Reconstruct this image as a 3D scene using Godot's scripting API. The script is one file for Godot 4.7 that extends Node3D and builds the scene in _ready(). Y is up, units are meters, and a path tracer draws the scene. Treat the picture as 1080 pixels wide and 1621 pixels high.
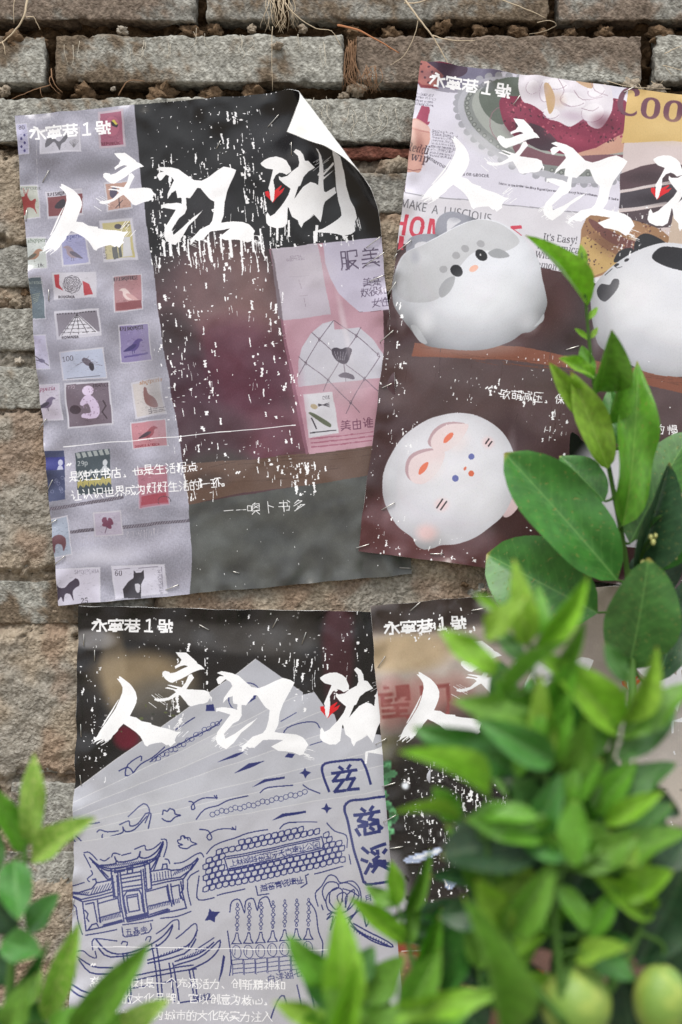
extends Node3D
# Old brick wall with four stapled posters, dry roots and two citrus shrubs.
# The wall was surveyed on a grid of 0.52 mm squares: x to the right, y downwards, its face is z = 0.
const U := 0.00052
const EYE := 0.85
const DIST := 1.25
var cam_pos := Vector3(0, EYE, DIST)

func W(x: float, y: float, z := 0.0) -> Vector3:
	return Vector3((x - 540.0) * U, EYE - (y - 810.5) * U, z)

func at(x: float, y: float, z: float) -> Vector3:
	# a point z metres in front of the wall on the line of sight to grid square (x, y)
	return cam_pos + (W(x, y) - cam_pos) * ((DIST - z) / DIST)

# ------------------------------------------------------------------ scene helpers
var taken := {}
func numbered(called: String) -> String:
	var n: int = taken.get(called, 0)
	taken[called] = n + 1
	return called if n == 0 else "%s_%03d" % [called, n]

func tag(o: Node, label: String, category: String, group := "", kind := "") -> void:
	if label: o.set_meta("label", label)
	if category: o.set_meta("category", category)
	if group: o.set_meta("group", group)
	if kind: o.set_meta("kind", kind)

func thing(called: String, label: String, category: String, where := Vector3.ZERO, group := "") -> Node3D:
	var o := Node3D.new()
	o.name = numbered(called)
	add_child(o)
	o.position = where
	tag(o, label, category, group)
	return o

func part(called: String, m: Mesh, mat: Material, parent: Node, t := Transform3D()) -> MeshInstance3D:
	var o := MeshInstance3D.new()
	o.name = called
	o.mesh = m
	if mat: o.material_override = mat
	o.transform = t
	parent.add_child(o, true)
	return o

func tube(st: SurfaceTool, pts: Array, r0: float, r1: float, sides := 6) -> void:
	var n := pts.size()
	var rings := []
	for i in n:
		var p: Vector3 = pts[i]
		var d: Vector3 = (pts[mini(i + 1, n - 1)] - pts[maxi(i - 1, 0)]).normalized()
		var a := d.cross(Vector3(0.31, 0.2, 0.93)).normalized()
		var b := d.cross(a)
		var r := lerpf(r0, r1, float(i) / maxf(n - 1, 1))
		var ring := []
		for k in sides:
			var f := TAU * k / sides
			ring.append(p + (a * cos(f) + b * sin(f)) * r)
		rings.append(ring)
	for i in n - 1:
		for k in sides:
			var k2 := (k + 1) % sides
			for v in [rings[i][k], rings[i][k2], rings[i + 1][k], rings[i][k2], rings[i + 1][k2], rings[i + 1][k]]:
				st.add_vertex(v)
	for e in [0, n - 1]:
		for k in sides:
			var k2 := (k + 1) % sides
			var tri := [pts[e], rings[e][k2], rings[e][k]] if e == 0 else [pts[e], rings[e][k], rings[e][k2]]
			for v in tri:
				st.add_vertex(v)

func begin() -> SurfaceTool:
	var st := SurfaceTool.new()
	st.begin(Mesh.PRIMITIVE_TRIANGLES)
	return st

func finish(st: SurfaceTool) -> ArrayMesh:
	st.generate_normals()
	return st.commit()

func curve3(pts: Array, sub := 4) -> Array:
	var out := []
	for i in pts.size() - 1:
		var p0: Vector3 = pts[maxi(i - 1, 0)]
		var p1: Vector3 = pts[i]
		var p2: Vector3 = pts[i + 1]
		var p3: Vector3 = pts[mini(i + 2, pts.size() - 1)]
		for k in sub:
			out.append(p1.cubic_interpolate(p2, p0, p3, float(k) / sub))
	out.append(pts[-1])
	return out

func noise_of(seed_value: int, freq: float, octaves := 3) -> FastNoiseLite:
	var n := FastNoiseLite.new()
	n.seed = seed_value
	n.noise_type = FastNoiseLite.TYPE_SIMPLEX_SMOOTH
	n.frequency = freq
	n.fractal_octaves = octaves
	return n

func noise_tex(seed_value: int, freq: float, octaves: int, lo: Color, hi: Color, px := 512, cell := false) -> NoiseTexture2D:
	var t := NoiseTexture2D.new()
	t.width = px
	t.height = px
	t.seamless = true
	t.generate_mipmaps = false
	var n := noise_of(seed_value, freq, octaves)
	if cell: n.noise_type = FastNoiseLite.TYPE_CELLULAR
	t.noise = n
	var g := Gradient.new()
	g.set_color(0, lo)
	g.set_color(1, hi)
	t.color_ramp = g
	return t

func rgb8(r: float, g: float, b: float) -> Color:
	return Color(r / 255.0, g / 255.0, b / 255.0)

func lin8(r: float, g: float, b: float) -> Color:
	return rgb8(r, g, b).srgb_to_linear()

# ------------------------------------------------------------------ printing: a page is an Image, two dots to the grid square
var pg: Image
var po := Vector2.ZERO
var pex := Vector2.RIGHT
var pey := Vector2.DOWN
const PW := 1116
const PH := 1548

func open_page(corner: Vector2, degrees: float) -> void:
	po = corner
	pex = Vector2.from_angle(deg_to_rad(degrees))
	pey = pex.orthogonal() * -1.0
	if pey.y < 0: pey = -pey

func q(x: float, y: float) -> Vector2:
	var d := Vector2(x, y) - po
	return Vector2(d.dot(pex), d.dot(pey)) * 2.0

func qs(a: Array, ox := 0.0, oy := 0.0, s := 1.0) -> PackedVector2Array:
	var out := PackedVector2Array()
	for i in range(0, a.size() - 1, 2):
		out.append(q(ox + a[i] / s, oy + a[i + 1] / s))
	return out

func round_off(p: PackedVector2Array, sub := 4, closed := true) -> PackedVector2Array:
	var out := PackedVector2Array()
	var n := p.size()
	for i in (n if closed else n - 1):
		var p0 := p[(i - 1 + n) % n] if closed else p[maxi(i - 1, 0)]
		var p3 := p[(i + 2) % n] if closed else p[mini(i + 2, n - 1)]
		for k in sub:
			out.append(p[i].cubic_interpolate(p[(i + 1) % n], p0, p3, float(k) / sub))
	if not closed: out.append(p[n - 1])
	return out

func spans(p: PackedVector2Array, each: Callable) -> void:
	var lo := 1e9
	var hi := -1e9
	for v in p:
		lo = minf(lo, v.y)
		hi = maxf(hi, v.y)
	var n := p.size()
	for y in range(maxi(0, int(floor(lo))), mini(PH - 1, int(ceil(hi))) + 1):
		var yc := y + 0.5
		var xs := PackedFloat32Array()
		for i in n:
			var a := p[i]
			var b := p[i + 1 if i + 1 < n else 0]
			if (a.y <= yc) != (b.y <= yc):
				xs.append(a.x + (yc - a.y) / (b.y - a.y) * (b.x - a.x))
		if xs.size() < 2: continue
		xs.sort()
		for k in range(0, xs.size() - 1, 2):
			var x0 := maxi(0, int(round(xs[k])))
			var x1 := mini(PW, int(round(xs[k + 1])))
			if x1 > x0: each.call(y, x0, x1)

func fill(p: PackedVector2Array, col: Color) -> void:
	spans(p, func(y, x0, x1): pg.fill_rect(Rect2i(x0, y, x1 - x0, 1), col))

func shade_fill(p: PackedVector2Array, f: Callable) -> void:
	# f(x, y) gives the colour of a dot of the printed picture
	spans(p, func(y, x0, x1):
		for x in range(x0, x1): pg.set_pixel(x, y, f.call(x, y)))

func area(a: Array, col: Color, ox := 0.0, oy := 0.0, s := 1.0, soft := false) -> void:
	var p := qs(a, ox, oy, s)
	fill(round_off(p) if soft else p, col)

func stroke(p: PackedVector2Array, w: float, col: Color) -> void:
	for i in p.size() - 1:
		var d := p[i + 1] - p[i]
		if d.length() < 0.01: continue
		var t := d.normalized() * w * 0.5
		var s := t.orthogonal()
		fill(PackedVector2Array([p[i] - t * 0.7 + s, p[i + 1] + t * 0.7 + s, p[i + 1] + t * 0.7 - s, p[i] - t * 0.7 - s]), col)

func line(a: Array, w: float, col: Color, ox := 0.0, oy := 0.0, s := 1.0, soft := false) -> void:
	var p := qs(a, ox, oy, s)
	stroke(round_off(p, 3, false) if soft and p.size() > 2 else p, w * 2.0, col)

func oval(x: float, y: float, rx: float, ry: float, col: Color, turn := 0.0, n := 20) -> void:
	var p := PackedVector2Array()
	for i in n:
		var v := Vector2(cos(TAU * i / n) * rx, sin(TAU * i / n) * ry).rotated(deg_to_rad(turn))
		p.append(q(x + v.x, y + v.y))
	fill(p, col)

func ring(x: float, y: float, rx: float, ry: float, w: float, col: Color, turn := 0.0, n := 16, from := 0.0, to := 1.0) -> void:
	var p := PackedVector2Array()
	for i in n + 1:
		var v := Vector2(cos(TAU * lerpf(from, to, float(i) / n)) * rx, sin(TAU * lerpf(from, to, float(i) / n)) * ry).rotated(deg_to_rad(turn))
		p.append(q(x + v.x, y + v.y))
	stroke(p, w * 2.0, col)

func backdrop(base: Color, blobs: Array, noise_seed: int, grain := 0.03) -> void:
	# an out-of-focus printed photograph: soft patches [x, y, rx, ry, colour, strength], worked out coarsely and enlarged
	var w := 279
	var h := 387
	var im := Image.create(w, h, false, Image.FORMAT_RGBA8)
	var nz := noise_of(noise_seed, 0.02, 4)
	var list := []
	for b in blobs:
		var c := q(b[0], b[1]) / 4.0
		list.append([c.x, c.y, 2.0 / b[2], 2.0 / b[3], b[4], b[5]])
	for y in h:
		for x in w:
			var k := 1.0 + nz.get_noise_2d(x, y) * grain * 4.0
			var c := base
			for b in list:
				var dx: float = (x - b[0]) * b[2]
				var dy: float = (y - b[1]) * b[3]
				var d := dx * dx + dy * dy
				if d < 2.2: c = c.lerp(b[4], b[5] * (1.0 - smoothstep(0.45, 2.2, d)))
			im.set_pixel(x, y, Color(c.r * k, c.g * k, c.b * k))
	im.resize(PW, PH, Image.INTERPOLATE_CUBIC)
	pg = im

func soft(x: float, y: float, rx: float, ry: float, turn: float, col: Color, strength: float) -> void:
	# a soft-edged patch of a printed photograph
	var c := q(x, y)
	var r := int(maxf(rx, ry) * 2.0) + 1
	var t := -deg_to_rad(turn) + pex.angle()
	var cs := cos(t)
	var sn := sin(t)
	for yy in range(maxi(0, int(c.y) - r), mini(PH, int(c.y) + r)):
		for xx in range(maxi(0, int(c.x) - r), mini(PW, int(c.x) + r)):
			var dx := (xx - c.x) * 0.5
			var dy := (yy - c.y) * 0.5
			var a := (dx * cs - dy * sn) / rx
			var b := (dx * sn + dy * cs) / ry
			var d := a * a + b * b
			if d < 1.0:
				var k := (1.0 - d) * (1.0 - d) * strength
				pg.set_pixel(xx, yy, pg.get_pixel(xx, yy).lerp(col, minf(k, 1.0)))

func as_photo(haze: Color, part_of := 0.55) -> void:
	# soften the drawn picture like a photograph in print, under a thin even tint that mutes its colours
	pg.resize(int(PW * part_of), int(PH * part_of), Image.INTERPOLATE_TRILINEAR if part_of < 0.4 else Image.INTERPOLATE_BILINEAR)
	pg.resize(PW, PH, Image.INTERPOLATE_CUBIC)
	if haze.a > 0.0:
		var veil := Image.create(PW, PH, false, Image.FORMAT_RGBA8)
		veil.fill(haze)
		pg.blend_rect(veil, Rect2i(0, 0, PW, PH), Vector2i.ZERO)

func engrave(c: Array, col: Color, count: int, rng: RandomNumberGenerator) -> void:
	# fine engraved hatching inside a stamp
	var p := qs(c)
	for i in count:
		var u := rng.randf_range(0.12, 0.85)
		var v := rng.randf_range(0.15, 0.88)
		var a := p[0].lerp(p[1], u).lerp(p[3].lerp(p[2], u), v)
		var d := Vector2(rng.randf_range(2, 9), rng.randf_range(-3, 3))
		stroke(PackedVector2Array([a, a + d]), rng.randf_range(0.8, 1.6), pg.get_pixelv(Vector2i(a.clamp(Vector2.ZERO, Vector2(PW - 1, PH - 1)))).lerp(col, rng.randf_range(0.15, 0.5)))

var grain_tile: Image
func grain(rect: Rect2i) -> void:
	if grain_tile == null:
		grain_tile = Image.create(256, 256, false, Image.FORMAT_RGBA8)
		var a := noise_of(5, 0.35, 2)
		var b := noise_of(6, 0.05, 3)
		for y in 256:
			for x in 256:
				var v := a.get_noise_2d(x * 0.45, y) * 0.6 + b.get_noise_2d(x, y) * 0.15 + a.get_noise_2d(x + 700, y * 0.3) * 0.5
				grain_tile.set_pixel(x, y, Color(1, 1, 1, clampf(v * 0.09, 0, 0.1)) if v > 0 else Color(0.1, 0.09, 0.12, clampf(-v * 0.09, 0, 0.1)))
	for y in range(rect.position.y, rect.end.y, 256):
		for x in range(rect.position.x, rect.end.x, 256):
			pg.blend_rect(grain_tile, Rect2i(0, 0, mini(256, rect.end.x - x), mini(256, rect.end.y - y)), Vector2i(x, y))

# Latin lettering from the font outlines
var fonts := {}
func latin(text: String, x: float, y: float, size: float, degrees: float, col: Color, face := "Droid Sans", bold := false, stretch := 1.0, slant := 0.0) -> void:
	var key := face + str(bold)
	if not fonts.has(key):
		var f := SystemFont.new()
		f.font_names = PackedStringArray([face])
		f.font_weight = 700 if bold else 400
		fonts[key] = f
	var tm := TextMesh.new()
	tm.font = fonts[key]
	tm.text = text
	tm.font_size = 32
	tm.pixel_size = 1.0 / 32.0
	tm.depth = 0.0
	tm.curve_step = 2.0
	tm.horizontal_alignment = HORIZONTAL_ALIGNMENT_LEFT
	tm.vertical_alignment = VERTICAL_ALIGNMENT_BOTTOM
	var arr := tm.get_mesh_arrays() if tm.get_surface_count() == 0 else tm.surface_get_arrays(0)
	if arr.is_empty(): return
	var vs: PackedVector3Array = arr[Mesh.ARRAY_VERTEX]
	var idx: PackedInt32Array = arr[Mesh.ARRAY_INDEX] if arr[Mesh.ARRAY_INDEX] != null else PackedInt32Array()
	var drop: float = fonts[key].get_descent(32) / 32.0
	var r := Vector2.from_angle(deg_to_rad(degrees))
	var count := idx.size() if idx.size() else vs.size()
	for i in range(0, count - 2, 3):
		var p := PackedVector2Array()
		for k in 3:
			var v := vs[idx[i + k] if idx.size() else i + k]
			var l := Vector2((v.x + (v.y - drop) * slant) * stretch, drop - v.y) * size
			p.append(q(x + l.x * r.x - l.y * r.y, y + l.x * r.y + l.y * r.x))
		fill(p, col)

# Hand-drawn strokes on a ten by ten square; "part:box" places another sign inside the box x0 y0 x1 y1
const GLYPH := {
	"口": "00-90-99-09-00", "日": "00-90-99-09-00 04-94", "目": "00-90-99-09-00 03-93 06-96", "田": "00-90-99-09-00 04-94 40-49",
	"木": "03-93 50-59 53-08 53-98", "禾": "80-12 04-94 51-59 54-08 54-98", "女": "40-26-89 80-64-09 03-93", "子": "10-80-53 53-59-38 04-94",
	"氵": "30-82 04-55 19-86", "忄": "50-59 02-15 82-95", "讠": "20-52 04-54-58-96", "亻": "90-04 53-59", "土": "14-84 50-58 09-99",
	"王": "01-91 05-85 51-58 09-99", "扌": "03-93 50-59-37 17-95", "艹": "03-93 30-36 70-76", "宀": "50-52 15-12-92-84", "心": "04-18 35-38-88-96 54-65 83-95",
	"月": "20-27-09 20-90-99-79 23-93 26-96", "彳": "70-03 93-06 55-59", "文": "50-52 03-93 73-09 23-99", "米": "50-59 04-94 20-33 80-63 54-09 54-99",
	"石": "00-90 40-05 24-84-89-29-24", "白": "50-32 12-82-89-19-12 15-85", "又": "10-80-09 12-99", "力": "03-83-79-59 50-43-09", "刂": "20-27 80-89-69",
	"钅": "40-03 32-92 05-85 42-49-87", "寺": "12-82 50-54 04-94 06-96 66-69-49 26-37", "青": "01-91 12-82 03-93 50-53 24-29 24-84-89-69 26-86 27-87",
	"舌": "80-21 03-93 51-55 15-85-89-19-15", "犭": "80-04 11-75-78-39 65-07",
	"是": "日:2074 05-95 55-59 57-87 36-09 27-99", "独": "犭:0039 42-92-95-45-42 60-69 48-99", "立": "50-52 12-92 34-47 74-58 09-99",
	"书": "12-72-75 05-95-88-68 40-49 70-92", "店": "50-51 12-92 12-09 53-56 54-85 36-86-89-39-36", "也": "04-94-86-76 50-57 22-28-98-96",
	"生": "30-04 22-82 25-85 51-59 09-99", "活": "氵:0039 舌:4099", "据": "扌:0039 40-90-93-43 40-29 45-95 63-66 56-86-89-59-56",
	"点": "50-54 52-82 24-84-87-27-24 18-09 38-39 58-69 78-99", "让": "讠:0039 60-68 64-84 39-99", "认": "讠:0039 60-64-39 64-99", "识": "讠:0039 口:4095 56-39 76-99",
	"世": "03-93 20-28-98 50-56 80-86 56-86", "界": "田:2084 44-07 54-97 37-29 67-69", "成": "12-92 12-09 15-45-47-28 52-66-89-98-96 87-59 70-91",
	"为": "20-31 02-82-79-59 51-46-09 55-67", "好": "女:0049 子:5099", "的": "白:0049 60-44 52-92-89-69 64-76", "一": "05-95", "环": "王:0149 41-91 71-36 72-79 75-97",
	"噢": "口:0236 60-51 41-91-95 41-45 52-84 82-54 36-96 66-39 66-99", "卜": "40-49 43-85", "多": "40-13 31-71-05 64-27 54-94-09 35-46",
	"服": "月:0039 40-90-93-83 40-49 45-85-39 45-99", "美": "20-31 70-61 11-91 13-83 05-95 51-55 07-97 56-09 67-99", "奴": "女:0049 又:4199",
	"役": "彳:0039 50-53-34 50-80-83-93 45-85-39 45-99", "和": "禾:0049 口:6298", "性": "忄:0039 50-33 42-92 45-85 60-69 39-99", "由": "12-82-89-19-12 15-85 50-59",
	"谁": "讠:0039 50-34 42-49 60-71 42-92 44-94 46-96 49-99 62-69", "软": "01-41 10-05-45 33-39 07-47 60-43 52-92-84 74-49 75-99", "萌": "艹:0093 日:1348 月:5499",
	"减": "00-12 09-15 22-92 32-29 44-64 口:4567 72-86-98-96 95-69 80-91", "压": "10-90 10-09 34-84 53-58 29-99 75-86", "保": "亻:0039 口:4083 35-95 64-69 65-39 65-99",
	"持": "扌:0039 寺:4099", "本": "木:0099 37-67", "奇": "02-92 50-13 52-84 05-95 口:1648 75-79-59", "慢": "忄:0039 日:4083 44-94-96-46-44 64-66 47-87-49 57-99",
	"慈": "30-41 70-61 02-92 32-14-45-16-46 72-54-85-56-86 07-19 37-39-89-87 57-68 87-98", "兹": "30-41 70-61 02-92 32-05-45-09-49 72-55-85-59-99",
	"溪": "氵:0039 90-41 42-53 62-63 92-83 64-45-76-46-86 37-97 66-39 67-99", "创": "30-04 30-64 24-54-56-46 24-28-58-57 刂:7099", "社": "20-31 03-43-08 25-29 26-48 土:5199",
	"个": "50-04 50-94 53-59", "充": "50-51 02-92 42-24-74 64-85 35-36-09 65-68-98-96", "满": "氵:0039 31-91 50-53 80-83 33-93 45-49 45-95-99-79 64-48 66-78",
	"新": "30-31 01-51 12-24 42-33 04-54 06-56 34-39 90-61-69-59 64-94 84-89", "精": "米:0049 青:4099", "神": "20-31 03-43-08 25-29 26-48 52-92-96-56-52 54-94 70-79",
	"情": "忄:0039 青:4099", "怀": "忄:0039 41-91 71-36 62-69 65-97", "化": "亻:0049 91-55 50-58-98-96", "品": "口:2073 口:0549 口:5599",
	"牌": "10-18-09 30-33 13-43 16-36-39 70-61 51-91-94-54-51 71-74 74-46 46-96 75-79", "它": "宀:0094 33-38-98-96 85-36", "以": "10-17-45 43-54 80-76-49 76-99",
	"意": "50-51 11-81 03-93 日:2376 07-19 37-39-89-87 57-68 87-98", "核": "木:0049 60-61 42-92 62-44-84-48 86-59 77-99", "魂": "01-41 03-53 23-08-48 37-59 70-61 52-92-95-55-52 53-93 72-75 65-49 75-79-99-97",
	"城": "土:0138 42-92 42-39 45-65-68-58 72-86-98-96 94-79 80-91", "市": "50-51 02-92 24-28 24-84-88-78 52-59", "实": "宀:0093 24-35 34-45 06-96 54-56-09 56-99",
	"注": "氵:0039 60-71 42-92 45-85 63-69 39-99", "入": "30-52-09 42-99", "五": "11-81 41-29 14-74-69 09-99", "磊": "石:2074 石:0549 石:5599",
	"越": "11-41 03-53 31-37 36-56 15-09 18-99 52-92 62-56-76 73-87-97 94-78 80-91", "窑": "宀:0093 33-24 63-74 44-25 35-85 06-96 55-59 27-29-89-87",
	"瓷": "00-12 04-23 50-32 41-91-73 63-35 63-95 05-95 25-29-49 25-75-79-99-97 47-58", "遗": "10-22 03-23-16-27 08-17-98 41-91-93-43-41 60-64 34-94 45-47 45-85-87 65-38",
	"址": "土:0139 60-69 65-95 44-49 39-99", "洋": "氵:0039 50-61 80-71 42-92 44-84 36-96 62-69", "湖": "氵:0028 23-53 41-45 口:2558 月:6099", "七": "05-93 40-48-98-96",
	"塔": "土:0139 41-91 50-52 80-82 62-45 62-95 56-86 口:5789", "古": "02-92 50-54 口:1489", "镇": "钅:0039 41-91 60-62 目:5287 38-98 58-49 78-99", "在": "02-92 40-06 24-29 土:3499",
	"上": "50-58 53-84 09-99", "林": "木:0049 木:5099", "国": "口:0099 22-72 25-75 28-78 52-58 66-77", "家": "宀:0093 14-84 54-09 54-69-49 85-58", "考": "11-71 50-54 04-94 90-07 45-85 56-89-59", "公": "40-04 60-94 54-18-78 66-89", "园": "口:0099 33-73 25-75 45-28 55-58-78",
	"门": "20-31 10-19 40-90-99-79", "望": "20-30 02-42 12-14-44 月:5094 王:1599",
	"，": "27-39-19", "、": "17-39", "。": "07-27-29-09-07", "“": "30-12 60-42", "”": "30-12 60-42", "—": "05-95",
	"永": "30-51 12-52-59-39 03-33-08 52-99 93-64", "寧": "50-51 03-01-91-93 23-24 43-34-74 73-84 15-85-87-17-15 45-47 65-67 08-98 58-59-39",
	"巷": "01-91 30-34 70-74 04-94 34-08 64-97 36-66-67-37 36-39-89-88", "1": "31-50-59 29-79", "號": "10-40-43-13-10 05-45 15-17-47-49-29 70-73 72-92 53-93-94 53-59 74-76-96 67-69 87-89-99",
}

func glyph(c: String, origin: Vector2, ax: Vector2, ay: Vector2, w: float, col: Color, wob := 0.0) -> void:
	if not GLYPH.has(c): return
	for token in GLYPH[c].split(" "):
		if ":" in token:
			var b: String = token.get_slice(":", 1)
			var x0 := int(b[0]) / 9.0
			var y0 := int(b[1]) / 9.0
			glyph(token.get_slice(":", 0), origin + ax * x0 + ay * y0, ax * (int(b[2]) / 9.0 - x0), ay * (int(b[3]) / 9.0 - y0), w, col, wob)
			continue
		var p := PackedVector2Array()
		for d in token.split("-"):
			p.append(origin + ax * (int(d[0]) / 9.0 + randf_range(-wob, wob)) + ay * (int(d[1]) / 9.0 + randf_range(-wob, wob)))
		stroke(p, w, col)

func hanzi(text: String, x: float, y: float, size: float, pitch: float, degrees: float, w: float, col: Color, wob := 0.0, tall := 1.0) -> void:
	# (x, y) is the top left corner of the first sign
	var r := Vector2.from_angle(deg_to_rad(degrees))
	var o := q(x, y)
	var ex := q(x + r.x, y + r.y) - o
	var ey := Vector2(-ex.y, ex.x)
	var k := 0
	for c in text:
		glyph(c, o + ex * pitch * k, ex * size, ey * size * tall, w * 2.3, col, wob)
		k += 1

# ------------------------------------------------------------------ what all four posters share: logo, brushed title, paint flecks
const INK := Color(0.95, 0.95, 0.965)
const RED := Color(0.84, 0.14, 0.17)
const REN := [265,95,285,97,330,125,380,155,420,190,460,240,485,300,485,350,470,400,450,450,432,498,500,505,560,540,660,550,665,565,740,578,850,585,930,605,985,600,940,650,925,700,938,720,915,740,885,775,860,755,840,765,790,740,750,750,700,765,655,785,640,805,610,790,590,755,550,700,500,660,440,625,370,592,320,650,310,680,260,735,245,770,190,808,175,770,130,790,90,812,75,805,110,720,125,690,190,590,270,440,300,350,318,270,315,210,290,170,245,120,272,122]
const REN2 := [300,335,235,490,160,632,140,645,215,490,288,345]
const WEN := [325,155,490,145,560,195,655,265,680,300,735,320,790,370,720,385,620,435,590,455,520,510,440,560,370,600,330,630,280,625,220,590,160,530,160,480,195,460,260,470,275,490,350,465,430,410,530,350,480,338,420,360,345,410,330,375,400,320,425,260,370,210]
const WEN2 := [560,480,600,465,630,500,648,520,610,590,575,660,555,705,700,700,830,690,900,705,935,770,965,790,960,865,935,800,905,870,850,900,780,915,720,940,660,965,610,950,570,900,520,850,470,800,430,820,330,890,240,930,150,945,95,930,90,905,200,890,300,860,400,765,360,735,225,725,260,705,400,720,420,705,250,675,300,665,480,680,530,600]
const JIANG := [60,130,100,108,200,112,270,130,340,180,410,225,480,230,540,200,620,145,690,108,760,120,808,140,790,190,750,280,720,350,700,440,695,560,680,600,670,630,790,625,880,628,940,650,970,680,995,715,970,760,955,810,920,822,860,800,790,795,720,800,650,770,760,690,640,705,570,715,500,790,450,800,430,790,385,840,380,790,420,750,470,690,560,650,585,610,600,520,600,430,560,410,540,390,500,340,470,300,440,300,400,360,370,400,330,400,335,470,340,500,320,550,270,590,200,700,220,745,300,680,400,580,470,530,500,500,430,590,360,660,300,770,240,840,200,830,150,800,130,760,135,690,180,610,235,510,120,490,100,500,95,465,150,450,250,445,290,455,290,400,250,400,240,330,200,350,155,410,160,360,225,235,200,200,150,180,110,230,90,235,65,190,85,160,130,152]
const HU := [20,200,60,165,110,140,180,128,240,148,280,175,300,215,320,245,328,290,280,320,240,300,210,295,170,320,145,370,150,400,160,450,155,560,140,590,120,560,105,470,95,450,120,360,145,260,75,250,30,220]
const HU_RED := [60,485,95,475,120,520,150,560,160,470,225,420,230,430,200,480,260,445,240,490,180,545,145,592,100,550,70,525]
const HU2 := [350,85,375,58,420,80,450,120,465,180,500,180,550,230,570,245,500,290,450,345,420,430,400,440,380,500,360,560,390,520,450,440,520,390,570,400,600,420,605,330,590,320,610,290,615,200,605,110,575,50,600,70,630,130,650,220,655,300,760,195,765,220,650,330,660,340,765,270,650,370,660,480,680,490,770,440,780,500,740,530,670,580,655,620,640,700,620,785,600,760,555,710,500,760,450,800,430,845,405,810,395,770,340,735,310,650,300,640,290,800,250,840,180,850,110,830,85,800,80,720,95,690,125,730,170,700,250,600,300,520,320,460,250,410,205,365,200,330,230,345,290,330,330,290,400,240,410,200,395,130]
const HU3 := [760,75,855,145,860,240,870,330,885,440,920,570,960,650,985,750,965,790,970,880,930,910,860,920,850,965,840,920,790,905,700,890,580,885,575,1000,555,1000,550,880,640,850,740,795,800,755,830,720,820,640,800,570,785,480,780,440,770,330,770,200,760,120]
const HU_GAP := [395,665,520,470,545,480,470,640,430,700]

func flecks(x0: float, y0: float, x1: float, y1: float, count: int, big: float, rng: RandomNumberGenerator, col := INK) -> void:
	for i in count:
		var c := q(rng.randf_range(x0, x1), rng.randf_range(y0, y1))
		var h := (0.8 + pow(rng.randf(), 3.0) * big) * 2.0
		var w := (0.5 + pow(rng.randf(), 1.6) * minf(3.6, big * 0.30)) * 2.0
		var p := PackedVector2Array()
		var n := 3 + int(h / 5.0)
		var lean := rng.randf_range(-0.12, 0.12)
		for k in n + 1:
			p.append(c + Vector2(w * rng.randf_range(0.05, 0.9) + lean * h * k / n, h * (float(k) / n - 0.5)))
		for k in n + 1:
			p.append(c + Vector2(-w * rng.randf_range(0.05, 0.9) + lean * h * (1.0 - float(k) / n), h * (0.5 - float(k) / n)))
		fill(p, col)

func title(corner: Vector2, degrees: float, shift: Vector2) -> void:
	# traced once on the first poster, printed at the same place on each sheet
	open_page(Vector2(27, 187) - shift, -5.1)
	area(REN, INK, 60, 280, 6.75)
	area(REN2, INK, 60, 280, 6.75)
	area(WEN, INK, 150, 230, 9.818)
	area(WEN2, INK, 150, 230, 9.818)
	area(JIANG, INK, 240, 250, 6.0)
	area(HU_RED, RED, 410, 230, 6.353)
	area(HU, INK, 410, 230, 6.353)
	area(HU2, INK, 410, 230, 6.353)
	area(HU3, INK, 410, 230, 6.353)
	# dry-brush hairs along the stroke ends
	var rng := RandomNumberGenerator.new()
	rng.seed = 77
	for e in [[75, 400, -0.7, 9], [200, 372, -0.9, 9], [160, 322, 0.5, 7], [400, 382, 0.2, 12], [262, 385, -0.8, 10], [305, 378, 0.4, 8], [480, 345, -0.7, 10], [560, 350, 1.35, 12], [505, 268, -0.6, 9]]:
		for k in e[3]:
			var s := Vector2(e[0] + rng.randf_range(-9, 9), e[1] + rng.randf_range(-9, 9))
			var d := Vector2.from_angle(e[2] + rng.randf_range(-0.08, 0.08)) * rng.randf_range(6, 17)
			line([s.x, s.y, s.x + d.x, s.y + d.y], rng.randf_range(0.4, 1.1), INK)
	open_page(corner, degrees)

func logo(x: float, y: float, degrees: float) -> void:
	hanzi("永寧巷1號", x, y, 22.5, 26.0, degrees, 2.7, INK, 0.0, 0.82)

# ------------------------------------------------------------------ the four prints
var stamp_rng := RandomNumberGenerator.new()
func stamp(c: Array, rim: Color, field: Color, inset := 3.0) -> void:
	# c: the four corners, clockwise from the top left
	var p := qs(c)
	rim = rim.lerp(Color(0.60, 0.59, 0.64), 0.12)
	field = field.lerp(Color(0.62, 0.60, 0.66), 0.28)
	fill(p, rim)
	var m := (p[0] + p[1] + p[2] + p[3]) / 4.0
	var bgc := Color(0.58, 0.57, 0.62)
	for k in 4:
		var a := p[k]
		var b := p[(k + 1) % 4]
		var n := maxi(4, int(a.distance_to(b) / 5.0))
		for i in n + 1:
			var v := a.lerp(b, float(i) / n)
			pg.fill_rect(Rect2i(int(v.x) - 1, int(v.y) - 1, 2, 2), bgc)
	var inner := PackedVector2Array()
	for v in p:
		var d := v - m
		inner.append(m + d - d.sign() * inset * 2.0)
	fill(inner, field)
	engrave(c, field.darkened(0.45), 34, stamp_rng)
	engrave(c, field.lightened(0.5), 22, stamp_rng)

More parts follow.
